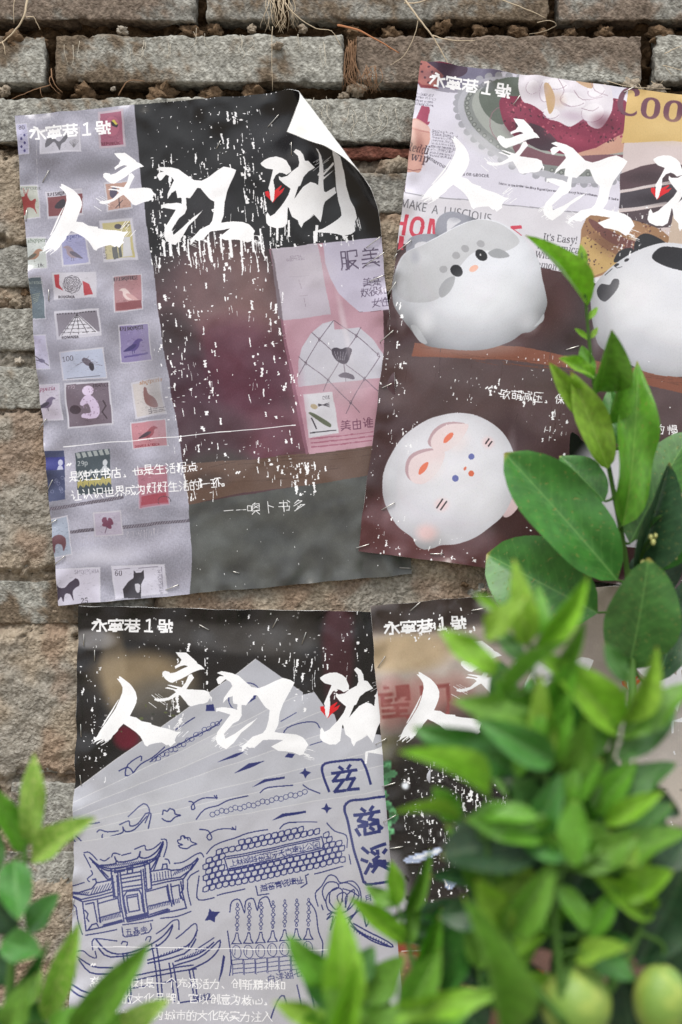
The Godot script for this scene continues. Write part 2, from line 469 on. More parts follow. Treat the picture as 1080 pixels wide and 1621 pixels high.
func bird(x: float, y: float, s: float, face: float, body: Color, wing: Color) -> void:
	area([x - face * s * 1.1, y + s * 0.5, x - face * s * 0.4, y + s * 0.05, x + face * s * 0.1, y - s * 0.55, x + face * s * 0.55, y - s * 0.75, x + face * s * 0.95, y - s * 0.55, x + face * s * 0.62, y - s * 0.4, x + face * s * 0.5, y + s * 0.1, x + face * s * 0.05, y + s * 0.5, x - face * s * 0.5, y + s * 0.52], body, 0, 0, 1, true)
	area([x - face * s * 1.2, y + s * 0.62, x - face * s * 0.3, y - s * 0.1, x + face * s * 0.25, y - s * 0.1, x - face * s * 0.2, y + s * 0.35], wing, 0, 0, 1, true)
	line([x, y + s * 0.5, x + face * s * 0.05, y + s * 0.85], 0.7, wing)
	line([x - face * s * 0.2, y + s * 0.5, x - face * s * 0.15, y + s * 0.85], 0.7, wing)

func cat(x: float, y: float, s: float, col: Color, chest: Color) -> void:
	area([x - s * 0.9, y + s * 1.2, x - s * 0.95, y + s * 0.5, x - s * 0.5, y - s * 0.1, x - s * 0.1, y - s * 0.4, x - s * 0.1, y - s * 1.0, x + s * 0.1, y - s * 0.8, x + s * 0.5, y - s * 0.85, x + s * 0.7, y - s * 1.05, x + s * 0.75, y - s * 0.4, x + s * 0.5, y + s * 0.1, x + s * 0.45, y + s * 1.2], col, 0, 0, 1)
	area([x + s * 0.0, y + s * 0.1, x + s * 0.4, y + s * 0.1, x + s * 0.35, y + s * 0.7, x + s * 0.1, y + s * 0.7], chest, 0, 0, 1, true)

func print_stamps_and_book() -> ImageTexture:
	open_page(Vector2(27, 187), -5.1)
	var rng := RandomNumberGenerator.new()
	rng.seed = 11
	var wine := rgb8(74, 50, 56)
	backdrop(wine, [[400, 260, 260, 170, rgb8(17, 16, 18), 1.0], [240, 260, 90, 160, rgb8(19, 18, 20), 1.0], [560, 290, 120, 150, rgb8(14, 13, 15), 1.0], [300, 330, 60, 30, rgb8(52, 50, 54), 0.5], [480, 220, 90, 40, rgb8(40, 38, 42), 0.5],
		[360, 480, 75, 90, rgb8(128, 98, 98), 0.85], [300, 450, 60, 50, rgb8(92, 70, 74), 0.6], [370, 600, 80, 80, rgb8(84, 40, 58), 0.8], [275, 560, 40, 60, rgb8(48, 38, 42), 0.8], [290, 640, 50, 70, rgb8(66, 38, 52), 0.7], [430, 690, 60, 40, rgb8(105, 62, 76), 0.8], [330, 690, 60, 40, rgb8(66, 44, 52), 0.7], [340, 750, 60, 30, rgb8(58, 50, 48), 0.9]], 3)
	# wooden shelf edge and grey-green lower panel
	area([285, 735, 400, 728, 645, 698, 650, 752, 390, 780, 296, 800], rgb8(96, 74, 64))
	for i in 26:
		var yy := rng.randf_range(0, 46)
		var xx := rng.randf_range(300, 560)
		line([xx, 730 + yy - (xx - 300) * 0.11, xx + rng.randf_range(30, 130), 730 + yy - (xx - 230) * 0.115], rng.randf_range(0.4, 1.0), rgb8(96, 74, 64).darkened(rng.randf_range(0.0, 0.25)))
	var low := qs([292, 800, 400, 782, 655, 742, 670, 920, 290, 950])
	var nz := noise_of(9, 0.008, 3)
	shade_fill(low, func(x, y): 
		var k := 0.30 + nz.get_noise_2d(x, y) * 0.07
		return Color(k * 0.98, k * 1.0, k * 0.98))
	# the woven cloth with the stamps
	var cloth := qs([20, 180, 215, 168, 226, 290, 240, 400, 262, 560, 288, 710, 300, 800, 306, 890, 302, 950, 85, 970])
	var folds := noise_of(21, 0.006, 2)
	var weave := noise_of(22, 0.22, 2)
	shade_fill(cloth, func(x, y):
		var k := 0.625 + folds.get_noise_2d(x * 0.6, y) * 0.16 + weave.get_noise_2d(x, y * 0.35) * 0.05 + weave.get_noise_2d(x * 0.3 + 900, y * 1.2) * 0.04
		return Color(k * 0.975, k * 0.965, k * 1.06))
	line([60, 187, 62, 300], 0.6, rgb8(170, 168, 178))
	for e in [[82, 806, 196, 787], [112, 842, 150, 838], [198, 834, 300, 824]]:
		line([e[0], e[1], e[2], e[3]], 5.0, rgb8(88, 82, 94))
		var n := int((e[2] - e[0]) / 4.0)
		for i in n:
			var f := float(i) / n
			var x := lerpf(e[0], e[2], f)
			var y := lerpf(e[1], e[3], f)
			line([x - 1.5, y + 2.0, x + 1.5, y - 2.0], 1.0, rgb8(142, 136, 148))
	for i in 40:
		var fx := rng.randf_range(120, 296)
		line([fx, 846 - (fx - 150) * 0.1, fx + rng.randf_range(-2, 2), 852 - (fx - 150) * 0.1 + rng.randf_range(0, 6)], 0.5, rgb8(182, 178, 190))
	var rim := rgb8(196, 194, 206)
	var dark := rgb8(52, 46, 54)
	stamp([28, 200, 47, 199, 50, 248, 31, 250], rim, rgb8(172, 172, 205), 1.5)
	latin("80", 33, 210, 9, -5, dark)
	for i in 5: oval(42 - i % 2 * 5, 219 + i * 6, 1.6, 2.2, rgb8(66, 62, 110))
	stamp([64, 208, 130, 204, 132, 244, 66, 247], rim, rgb8(186, 186, 196))
	area([76, 224, 86, 222, 96, 228, 104, 220, 112, 216, 106, 228, 100, 232, 98, 242, 94, 236, 88, 228, 80, 234, 74, 236], rgb8(92, 90, 98), 0, 0, 1, true)
	for i in 8: line([120, 238, 112 + i * 2.2, 224 + absf(i - 4)], 0.6, rgb8(112, 110, 116))
	stamp([157, 181, 198, 177, 202, 235, 160, 239], rgb8(176, 160, 172), rgb8(142, 58, 82), 3.5)
	oval(180, 204, 12, 15, rgb8(164, 96, 118))
	area([178, 197, 184, 195, 190, 202, 188, 206, 180, 203], dark)
	area([179, 195, 184, 194, 189, 201, 186, 202], rgb8(205, 190, 90))
	latin("REPUBLIC", 163, 234, 6.5, -5, rgb8(90, 34, 52), "Droid Sans", true)
	stamp([30, 298, 64, 295, 68, 348, 35, 352], rim, rgb8(186, 192, 176), 2.0)
	latin("SHQIPERISE", 33, 306, 6, -5, rgb8(90, 92, 92), "Droid Serif")
	area([36, 318, 44, 314, 45, 307, 48, 316, 52, 322, 60, 318, 58, 330, 62, 342, 56, 334, 46, 332, 42, 344, 38, 334], rgb8(150, 66, 66), 0, 0, 1, true)
	line([44, 315, 42, 303], 0.9, rgb8(150, 66, 66))
	line([46, 315, 49, 304], 0.9, rgb8(150, 66, 66))
	stamp([74, 306, 132, 302, 136, 344, 79, 349], rim, rgb8(186, 182, 192), 2.0)
	area([78, 315, 132, 310, 133, 340, 81, 345], rgb8(118, 68, 72))
	latin("R P E SHQIPERISE", 78, 313, 8, -5, dark, "Droid Sans", true, 0.6)
	area([89, 331, 94, 322, 103, 318, 106, 326, 102, 332], dark, 0, 0, 1, true)
	stamp([166, 292, 208, 288, 213, 333, 172, 339], rim, rgb8(190, 142, 122))
	oval(182, 308, 6, 9, rgb8(88, 84, 104), 15)
	line([190, 316, 192, 332], 1.2, dark)
	line([186, 332, 196, 320], 1.0, dark)
	stamp([160, 352, 213, 347, 221, 414, 166, 418], rim, rgb8(190, 176, 84), 4.5)
	latin("$7", 201, 362, 8, -5, dark, "Droid Serif", true)
	latin("REPUBLICA", 172, 412, 7, -95, dark, "Droid Sans")
	area([180, 394, 188, 392, 190, 412, 182, 413], rgb8(44, 48, 42))
	area([190, 392, 194, 392, 196, 410, 191, 411], rgb8(44, 48, 42))
	oval(190, 361, 6, 4, dark)
	area([198, 378, 208, 377, 212, 408, 197, 410], rgb8(196, 196, 200))
	stamp([38, 379, 75, 377, 80, 428, 43, 432], rim, rgb8(190, 200, 192), 2.0)
	latin("shqiperia", 46, 388, 8, -5, rgb8(84, 96, 84), "Droid Serif", false, 1.0, 0.2)
	bird(58, 407, 13, 1, rgb8(152, 116, 96), rgb8(96, 92, 84))
	latin("18c", 63, 426, 7, -5, dark, "Droid Serif")
	stamp([95, 373, 138, 369, 146, 420, 101, 425], rim, rgb8(148, 150, 196), 3.0)
	latin("pperia", 107, 380, 8, -5, rgb8(70, 74, 120), "Droid Serif", false, 1.0, 0.2)
	bird(116, 402, 15, -1, rgb8(150, 134, 142), rgb8(98, 92, 108))
	stamp([44, 443, 69, 440, 77, 507, 51, 508], rim, rgb8(66, 86, 94), 1.5)
	latin("AFRIKA", 50, 453, 6, -4, rgb8(150, 160, 160), "Droid Sans", true)
	for i in 5: line([52 + i, 470 + i * 3, 66 - i, 466 + i * 3], 0.8, rgb8(146, 150, 136))
	stamp([85, 434, 154, 432, 155, 473, 87, 476], rim, rgb8(204, 202, 212), 2.5)
	area([89, 437, 97, 437, 96, 452, 102, 462, 90, 456], rgb8(168, 62, 70))
	area([132, 447, 142, 452, 149, 468, 135, 470], rgb8(168, 62, 70))
	for i in 6: 
		var rr := 14.0 - i * 2.3
		var poly := []
		for k in 9: poly.append_array([116 + cos(TAU * k / 8 + i * 0.35) * rr, 452 + sin(TAU * k / 8 + i * 0.35) * rr])
		line(poly, 0.7, dark)
	latin("ROMANA", 94, 474, 6, -1, dark, "Droid Sans", true)
	stamp([89, 494, 159, 490, 163, 534, 93, 539], rim, rgb8(198, 196, 208), 2.5)
	area([93, 498, 156, 494, 158, 515, 160, 527, 96, 534], rgb8(120, 114, 126))
	area([125, 497, 158, 529, 97, 534], rgb8(206, 204, 214))
	for i in 5:
		line([125, 498, 101 + i * 13, 532 - i], 0.8, dark)
		line([121 - i * 5, 504 + i * 6, 129 + i * 6, 503 + i * 6], 0.7, dark)
	for i in 14: pg.fill_rect(Rect2i(Vector2i(q(94 + i * 4.4, 498 - i * 0.28)), Vector2i(4, 4)), dark)
	latin("ROMANA", 101, 538, 6, -3, dark, "Droid Sans", true)
	stamp([53, 533, 76, 531, 83, 586, 57, 588], rim, rgb8(182, 176, 208), 1.5)
	line([60, 566, 80, 580], 1.3, dark)
	line([60, 572, 74, 574], 1.0, dark)
	oval(70, 573, 5, 3, rgb8(78, 70, 98), 20)
	stamp([96, 558, 166, 552, 172, 601, 102, 604], rim, rgb8(180, 190, 214), 2.0)
	latin("100", 101, 574, 11, -5, dark, "Droid Serif")
	oval(140, 575, 9, 5, rgb8(92, 84, 98), 35)
	oval(147, 582, 4, 7, dark, -10)
	for i in 7: line([136, 574, 122 + i * 7, 566 + absf(i - 3) * 5], 0.6, rgb8(110, 104, 116))
	line([108, 601, 160, 597], 1.0, rgb8(100, 100, 112))
	stamp([58, 611, 97, 608, 103, 666, 66, 668], rim, rgb8(196, 188, 206), 2.0)
	latin("ipperia", 63, 621, 8, -5, rgb8(120, 60, 84), "Droid Serif", false, 1.0, 0.2)
	bird(79, 640, 14, 1, rgb8(102, 90, 116), rgb8(62, 56, 72))
	stamp([104, 608, 176, 604, 183, 674, 110, 680], rim, rgb8(88, 70, 82), 3.0)
	latin("170", 110, 618, 7, -5, rgb8(188, 170, 184))
	latin("FRANCE", 150, 615, 7, -5, rgb8(50, 40, 48))
	oval(122, 650, 9, 7, rgb8(62, 48, 58))
	oval(142, 620, 9, 8, rgb8(206, 190, 216))
	area([138, 628, 148, 628, 158, 640, 160, 656, 152, 664, 132, 662, 134, 656, 146, 654, 142, 640, 134, 644, 130, 640], rgb8(200, 184, 212), 0, 0, 1, true)
	for i in 30: oval(134 + rng.randf() * 24, 616 + rng.randf() * 44, 0.9, 0.9, rgb8(150, 128, 156))
	line([166, 636, 170, 644, 164, 654, 172, 664], 2.0, rgb8(58, 46, 54))
	stamp([179, 439, 226, 436, 230, 493, 183, 498], rim, rgb8(166, 108, 110), 2.0)
	latin("R.P.E SHQIPERISE", 181, 448, 8, -4, dark, "Droid Sans", true, 0.58)
	bird(205, 470, 15, -1, rgb8(212, 190, 190), rgb8(190, 150, 152))
	area([186, 482, 226, 478, 228, 490, 187, 494], rgb8(128, 74, 80))
	stamp([189, 517, 238, 513, 244, 573, 193, 577], rim, rgb8(124, 110, 166), 2.0)
	latin("R.P.E SHQIPERISE", 191, 526, 8, -4, dark, "Droid Sans", true, 0.58)
	bird(215, 549, 15, 1, rgb8(84, 72, 130), rgb8(62, 54, 104))
	line([200, 566, 236, 561], 3.0, rgb8(92, 80, 136))
	stamp([208, 606, 255, 597, 266, 656, 216, 664], rim, rgb8(202, 194, 188), 3.0)
	latin("shqiperia", 222, 610, 8, -9, rgb8(150, 96, 60), "Droid Serif", false, 1.0, 0.2)
	area([229, 616, 233, 615, 237, 624, 248, 632, 252, 644, 244, 646, 232, 638], rgb8(118, 76, 74), 0, 0, 1, true)
	line([240, 646, 241, 654], 0.8, dark)
	for i in 3: line([236, 656 - i * 3, 264, 650 - i * 3 + sin(i)], 0.6, dark)
	stamp([208, 669, 264, 663, 268, 707, 212, 712], rim, rgb8(190, 112, 122), 2.0)
	bird(238, 686, 14, 1, rgb8(140, 62, 72), rgb8(66, 48, 60))
	latin("SOUTH AFRICA", 216, 709, 5.5, -5, rgb8(120, 40, 52), "Droid Sans", true)
	area([72, 716, 104, 714, 107, 790, 80, 795], rgb8(66, 72, 104))
	area([72, 726, 104, 724, 105, 744, 76, 746], rgb8(58, 62, 132))
	oval(98, 733, 4, 5, rgb8(188, 190, 218))
	area([93, 745, 95, 738, 101, 738, 103, 744], rgb8(188, 190, 218))
	for i in 8: ring(84 + rng.randf() * 18, 754 + rng.randf() * 34, 2.5, 2.5, 0.7, rgb8(120, 124, 156), 0, 8)
	area([121, 717, 176, 712, 180, 780, 126, 784], rgb8(64, 74, 82))
	for i in 6:
		area([122 + i * 9, 718 - i, 128 + i * 9, 717 - i, 131 + i * 9, 725 - i, 125 + i * 9, 726 - i], rgb8(150, 156, 158))
		area([124 + i * 9, 750 - i, 129 + i * 9, 745 - i, 133 + i * 9, 749 - i, 128 + i * 9, 756 - i], rgb8(170, 174, 178))
		area([125 + i * 9, 764 - i, 130 + i * 9, 758 - i, 134 + i * 9, 763 - i, 134 + i * 9, 772 - i, 130 + i * 9, 768 - i, 126 + i * 9, 774 - i], rgb8(166, 156, 96))
	latin("29p", 125, 738, 10, -4, rgb8(196, 200, 204))
	oval(169, 733, 4, 5, rgb8(188, 192, 200))
	area([164, 745, 166, 738, 172, 738, 174, 744], rgb8(188, 192, 200))
	stamp([219, 740, 267, 736, 271, 800, 222, 806], rgb8(170, 150, 168), rgb8(166, 92, 108), 2.0)
	area([226, 786, 264, 780, 268, 796, 226, 800], rgb8(150, 66, 80))
	ring(262, 794, 10, 8, 0.7, dark, 0, 14, 0.4, 1.0)
	stamp([80, 822, 110, 815, 118, 878, 86, 884], rim, rgb8(150, 164, 182), 2.0)
	area([86, 852, 96, 846, 106, 850, 108, 860, 104, 872, 101, 862, 92, 862, 90, 876, 87, 866], rgb8(102, 68, 76), 0, 0, 1, true)
	stamp([149, 811, 194, 807, 197, 846, 152, 850], rgb8(190, 186, 196), rgb8(172, 164, 182), 2.0)
	for i in 7: oval(172 + cos(i) * 5, 827 + sin(i * 1.7) * 5, 5, 3.5, rgb8(108, 62, 84), i * 40)
	line([172, 832, 168, 843], 1.0, rgb8(88, 66, 84))
	stamp([86, 900, 161, 897, 163, 955, 90, 960], rim, rgb8(202, 198, 214), 2.0)
	latin("SHQIPERIA", 120, 908, 8, -2, rgb8(130, 126, 140))
	area([94, 950, 92, 930, 90, 916, 95, 928, 104, 930, 112, 922, 118, 918, 122, 915, 127, 918, 128, 926, 122, 930, 118, 936, 120, 950, 114, 940, 106, 940, 104, 952, 100, 944], rgb8(60, 50, 66), 0, 0, 1, true)
	latin("25", 131, 955, 11, -4, dark, "Droid Serif")
	stamp([178, 895, 263, 892, 268, 938, 185, 948], rim, rgb8(202, 200, 214), 2.0)
	line([183, 901, 258, 896, 260, 934], 0.7, rgb8(110, 106, 120))
	latin("60", 184, 911, 11, -2, dark, "Droid Serif")
	latin("SHQIPERIA", 252, 900, 8, 86, rgb8(120, 116, 130))
	cat(216, 922, 20, rgb8(46, 42, 50), rgb8(178, 176, 186))
	# the book
	var bx := 420.0
	var by := 380.0
	var bs := 4.63
	area([30, 85, 55, 75, 320, 1560, 300, 1575, 240, 1300], rgb8(126, 84, 100), bx, by, bs)
	area([40, 90, 58, 90, 135, 600, 95, 560], rgb8(112, 100, 108), bx, by, bs)
	var pale := rgb8(176, 168, 180)
	var lilac := rgb8(184, 178, 198)
	var pink := rgb8(176, 138, 152)
	area([50, 78, 385, 32, 480, 555, 135, 597], pale, bx, by, bs)
	area([135, 597, 480, 555, 860, 527, 900, 1500, 320, 1570], pink, bx, by, bs)
	area([385, 35, 425, 28, 440, 180, 540, 400, 690, 540, 480, 557], pink, bx, by, bs)
	area([425, 28, 900, -10, 900, 523, 690, 538, 610, 470, 540, 400, 480, 290, 440, 180], lilac, bx, by, bs)
	area([238, 1040, 245, 900, 275, 790, 340, 690, 420, 625, 500, 600, 506, 668, 685, 652, 790, 740, 870, 850, 900, 1015, 250, 1080], rgb8(186, 184, 196), bx, by, bs)
	area([272, 1140, 900, 1075, 900, 1500, 330, 1560], rgb8(182, 142, 156), bx, by, bs)
	var wire := rgb8(92, 78, 92)
	for l in [[500, 600, 400, 740, 300, 900, 240, 1000], [345, 685, 400, 740, 500, 830], [250, 858, 300, 905, 460, 1035, 625, 1195, 690, 1268], [505, 600, 665, 710, 830, 850], [700, 650, 665, 715, 590, 830, 460, 1035, 430, 1115], [590, 925, 725, 1025, 830, 1115], [840, 860, 725, 1030, 630, 1195, 590, 1275]]:
		line(l, 1.0, wire, bx, by, bs)
	for k in [[400, 740], [300, 905], [665, 712], [462, 1040], [725, 1028], [628, 1195], [828, 850]]: ring(bx + k[0] / bs, by + k[1] / bs, 1.6, 3.0, 0.7, wire)
	area([490, 815, 520, 800, 560, 810, 600, 795, 635, 812, 625, 860, 600, 910, 570, 920, 530, 900, 500, 860], rgb8(58, 50, 62), bx, by, bs, true)
	for i in 5: line([510 + i * 22, 830, 530 + i * 12, 890], 0.7, rgb8(140, 134, 148), bx, by, bs)
	line([575, 920, 580, 975, 590, 1045], 1.2, wire, bx, by, bs)
	area([535, 1000, 580, 980, 640, 1000, 648, 1030, 590, 1020, 550, 1015], rgb8(70, 62, 76), bx, by, bs, true)
	hanzi("服美", 538, 401, 27, 34, -6, 1.9, rgb8(84, 72, 94), 0.0, 1.05)
	hanzi("美是", 575, 443, 13, 15, -6, 1.0, rgb8(84, 72, 94))
	hanzi("奴役和", 571, 459, 13, 14, -6, 1.0, rgb8(84, 72, 94))
	hanzi("女性", 588, 476, 13, 14, -6, 1.0, rgb8(84, 72, 94))
	latin("MAURA", 459, 411, 5, -6, rgb8(120, 108, 124), "Droid Serif")
	latin("GANCITANO", 453, 416, 5, -6, rgb8(120, 108, 124), "Droid Serif")
	for e in [[459, 440, 491, 437], [473, 444, 477, 458], [474, 470, 487, 469], [481, 473, 484, 487]]: line(e, 0.7, rgb8(140, 128, 142), 0, 0, 1)
	hanzi("美由谁", 539, 667, 15, 18, -6, 1.25, rgb8(104, 62, 84))
	for r in 3:
		for i in 22:
			var tx := 492 + r + i * 4.6
			if tx < 590: line([tx, 695 + r * 6.5 - i * 0.48, tx + 3.2, 694.7 + r * 6.5 - i * 0.48], rng.randf_range(1.2, 2.6), rgb8(150, 92, 112))
	area([280, 1135, 495, 1120, 540, 1415, 320, 1452], rgb8(196, 194, 202), bx, by, bs)
	area([318, 1275, 345, 1270, 420, 1310, 480, 1350, 478, 1375, 440, 1360, 380, 1320], rgb8(88, 94, 76), bx, by, bs, true)
	oval(bx + 358 / bs, by + 1225 / bs, 5.5, 4, rgb8(166, 150, 124), 20)
	for i in 4: line([390, 1205 + i * 6, 470, 1230 - i * 10], 0.8, dark, bx, by, bs)
	line([340, 1310, 360, 1350, 375, 1385], 2.0, dark, bx, by, bs)
	latin("100", bx + 478 / bs, by + 1146 / bs, 7.5, 174, dark, "Droid Serif")
	line([330, 1416, 518, 1395], 1.6, dark, bx, by, bs)
	for e in [[500, 430, 60, 40, 0, rgb8(196, 190, 200), 0.4], [540, 600, 70, 60, 0, rgb8(206, 204, 212), 0.35], [470, 620, 20, 120, -8, rgb8(150, 96, 116), 0.4], [250, 620, 30, 160, -8, rgb8(120, 118, 126), 0.5], [150, 270, 80, 24, -10, rgb8(96, 94, 102), 0.6], [180, 400, 60, 90, 0, rgb8(170, 168, 178), 0.4], [160, 880, 90, 22, -4, rgb8(196, 194, 206), 0.6], [90, 560, 40, 80, 0, rgb8(160, 158, 176), 0.4], [420, 850, 70, 40, 0, rgb8(58, 60, 58), 0.5], [340, 860, 40, 60, 0, rgb8(92, 95, 92), 0.5], [560, 860, 60, 40, 0, rgb8(90, 92, 92), 0.4], [330, 760, 50, 20, 0, rgb8(46, 40, 40), 0.5], [545, 520, 8, 80, -12, rgb8(214, 206, 214), 0.5]]:
		soft(e[0], e[1], e[2], e[3], e[4], e[5], e[6])
	as_photo(Color(0.52, 0.51, 0.57, 0.03))
	# paint flecks
	for f in [[225, 172, 440, 240, 50, 5], [330, 180, 420, 250, 40, 16], [240, 250, 420, 300, 70, 20], [380, 230, 420, 330, 26, 30], [250, 330, 420, 395, 40, 28], [246, 385, 425, 430, 55, 28], [246, 420, 425, 500, 34, 14], [252, 470, 300, 600, 46, 14], [290, 480, 350, 640, 42, 14], [395, 440, 455, 640, 60, 14], [405, 540, 475, 770, 66, 12], [265, 600, 350, 720, 56, 14], [285, 690, 480, 760, 60, 11], [465, 735, 500, 785, 22, 22], [290, 760, 345, 800, 14, 22], [440, 735, 540, 770, 20, 10], [240, 300, 262, 420, 40, 16], [425, 370, 560, 392, 30, 12], [240, 170, 600, 640, 90, 3], [300, 800, 640, 930, 26, 2]]:
		flecks(f[0], f[1], f[2], f[3], f[4], f[5], rng)
	for x in range(222, 452, 3):
		if rng.randf() < 0.7: flecks(x, 166 - (x - 222) * 0.082, x + 3, 170 - (x - 222) * 0.082, 1, 5, rng)
	for d in [[262, 398, 26], [272, 392, 40], [285, 395, 30], [300, 396, 46], [318, 395, 36], [332, 392, 52], [352, 388, 40], [366, 392, 48], [384, 388, 54], [402, 386, 44], [414, 380, 34], [430, 362, 44], [440, 368, 40], [452, 362, 36], [458, 366, 26], [502, 374, 18], [545, 376, 14]]:
		flecks(d[0] - 5, d[1], d[0] + 5, d[1] + d[2] * 0.8, 4, d[2] * 0.8, rng)
		line([d[0], d[1] - 14, d[0] + rng.randf_range(-1, 1), d[1] + d[2] * 0.35], rng.randf_range(1.6, 5.0), INK)
	title(Vector2(27, 187), -5.1, Vector2.ZERO)
	logo(50, 206, -4.6)
	line([104, 708, 468, 674], 1.1, INK)
	hanzi("“", 107, 735, 11, 12, -5, 2.2, INK)
	hanzi("是独立书店，也是生活据点", 112, 748, 15, 16.9, -5.2, 1.25, INK)
	hanzi("让认识世界成为好好生活的一环。", 116, 777, 15, 16.9, -5.2, 1.25, INK)
	hanzi("”", 374, 748, 11, 12, -5, 2.0, INK)
	line([356, 809, 371, 808], 0.9, INK)
	line([376, 808, 391, 807], 0.9, INK)
	hanzi("噢卜书多", 393, 797, 18, 24, -4, 0.95, INK, 0.03)
	grain(Rect2i(0, 0, PW, PH))
	return ImageTexture.create_from_image(pg)

func toy(outline: Array, ox: float, oy: float, s: float, base: Color, cx: float, cy: float, r: float) -> void:
	# a soft toy as the printed photograph shows it: pale with a darker lower rim
	var c := q(cx, cy)
	var nz := noise_of(int(cx), 0.006, 2)
	shade_fill(round_off(qs(outline, ox, oy, s), 5), func(x, y):
		var dx: float = (x - c.x) / (r * 2.0)
		var dy: float = (y - c.y) / (r * 2.0)
		var k := 1.0 - 0.25 * pow(dx * dx + dy * dy, 2.4) - 0.05 * dy + nz.get_noise_2d(x, y) * 0.012
		return Color(base.r * k, base.g * k, base.b * k * 1.005))

func print_sweets_and_toys() -> ImageTexture:
	open_page(Vector2(665, 104), 7.3)
	var rng := RandomNumberGenerator.new()
	rng.seed = 23
	backdrop(rgb8(64, 41, 41), [[640, 650, 60, 160, rgb8(62, 40, 42), 0.9], [700, 620, 90, 50, rgb8(84, 66, 66), 0.5], [900, 480, 60, 90, rgb8(52, 40, 42), 0.8], [840, 460, 60, 70, rgb8(78, 44, 44), 0.7], [780, 590, 140, 30, rgb8(88, 72, 72), 0.6], [860, 700, 60, 60, rgb8(66, 44, 48), 0.8], [620, 840, 60, 50, rgb8(96, 52, 56), 0.7], [720, 880, 90, 40, rgb8(104, 62, 66), 0.6], [1040, 640, 70, 40, rgb8(92, 78, 80), 0.6], [870, 655, 50, 30, rgb8(106, 90, 92), 0.5]], 13)
	area([655, 545, 820, 551, 1100, 604, 1220, 625, 1220, 655, 900, 585, 800, 572, 650, 566], rgb8(124, 72, 54))
	for i in 40:
		var wx := rng.randf_range(660, 1080)
		var wy := rng.randf_range(549, 566) + (wx - 660) * 0.105
		line([wx, wy, wx + rng.randf_range(20, 70), wy + rng.randf_range(3, 8)], 0.7, rgb8(124, 72, 54).darkened(rng.randf_range(0.05, 0.3)))
	# the two magazine pages
	area([650, 80, 1000, 120, 975, 348, 640, 312], rgb8(216, 213, 228))
	area([635, 309, 975, 348, 955, 460, 905, 438, 700, 400, 610, 386], rgb8(212, 210, 219))
	line([640, 311, 975, 348], 1.6, rgb8(150, 148, 158))
	var sx := 640.0
	var sy := 100.0
	var s := 4.909
	area([90, 15, 720, 75, 715, 120, 660, 180, 560, 225, 400, 250, 250, 235, 100, 200], rgb8(112, 108, 132), sx, sy, s, true)
	area([100, 190, 240, 250, 420, 262, 560, 240, 400, 235, 250, 222], rgb8(150, 146, 162), sx, sy, s, true)
	area([170, 15, 430, 40, 480, 90, 430, 140, 300, 150, 230, 110], rgb8(66, 46, 66), sx, sy, s, true)
	area([220, 20, 420, 38, 330, 52, 240, 40], rgb8(140, 54, 82), sx, sy, s, true)
	area([95, 20, 160, 20, 300, 140, 240, 215, 130, 210, 95, 170], rgb8(172, 104, 98), sx, sy, s)
	area([90, 170, 130, 205, 230, 215, 260, 240, 120, 225], rgb8(134, 58, 66), sx, sy, s)
	for d in [[125, 45], [135, 105], [185, 65], [155, 150], [210, 110], [240, 130], [180, 190], [215, 165]]: oval(sx + d[0] / s, sy + d[1] / s, 2.1, 1.8, rgb8(74, 30, 44))
	for k in 4: latin(["hot Jackie and", "motion of cherry", "grapes, topped", "pictured above."][k], 656 - k * 0.5, 156.5 + k * 5.2, 5.2, 8, rgb8(96, 92, 108), "Droid Serif", false, 0.8, 0.2)
	for k in 9: latin(["Reddi-wip is con-", "venient. Dozens and", "dozens of servings in", "every can. Not just", "turns leftovers into", "pies and pastries into", "prize-winning des-", "serts. It will save you", "hours of work during"][k], 683 - k * 0.6, 215 + k * 4.7, 5.2, 7, rgb8(96, 92, 108), "Droid Serif", false, 0.8, 0.2)
	latin("write — they'll love it!", 788, 121, 5, 6.5, rgb8(110, 106, 120), "Droid Sans")
	# spray can
	area([130, 365, 190, 375, 195, 400, 180, 490, 200, 485, 190, 510, 170, 515, 85, 480, 105, 430], rgb8(158, 64, 92), sx, sy, s)
	area([50, 490, 90, 465, 180, 515, 195, 560, 190, 640, 160, 700, 120, 860, 60, 870, 0, 850, 20, 640, 40, 560], rgb8(206, 158, 146), sx, sy, s, true)
	area([55, 495, 90, 475, 180, 520, 190, 560, 50, 530], rgb8(216, 178, 170), sx, sy, s, true)
	line([48, 545, 120, 560, 190, 570], 1.4, rgb8(186, 130, 124), sx, sy, s)
	line([5, 845, 60, 862, 118, 850], 1.5, rgb8(150, 100, 96), sx, sy, s)
	latin("Reddi", 641, 245, 17, 8, rgb8(70, 54, 62), "Droid Serif", true, 0.72, 0.25)
	latin("wip", 648, 259, 17, 8, rgb8(70, 54, 62), "Droid Serif", true, 0.9, 0.2)
	latin("FROM", 673, 255, 6.5, 32, rgb8(88, 84, 96), "Droid Sans", true)
	latin("YOUR MILK", 689, 265, 6.5, 26, rgb8(88, 84, 96), "Droid Sans", true)
	latin("MAN OR GROCER", 718, 282, 6.5, 4, rgb8(88, 84, 96), "Droid Sans", true)
	latin("Listen to the Arthur Godfrey Digest Sponsored by", 787, 296, 4.6, 8.4, rgb8(70, 66, 78), "Droid Sans", true, 0.95)
	latin("Every Sunday Afternoon on CBS Radio", 896, 310, 4.6, 8.4, rgb8(70, 66, 78), "Droid Sans", true, 0.95)
	latin("Reddi-wip, Inc., 1954 Listed Brand", 898, 296, 4.2, 8.4, rgb8(130, 126, 136), "Droid Serif", false, 0.9)
	# pie on its glass plate
	var pc := Vector2(862, 212)
	for i in 46:
		var f := TAU * i / 46.0
		var v := Vector2(cos(f) * 148, sin(f) * 72).rotated(0.36) + pc
		if v.x < 985: oval(v.x, v.y, 6.0, 5.5, rgb8(158, 158, 168))
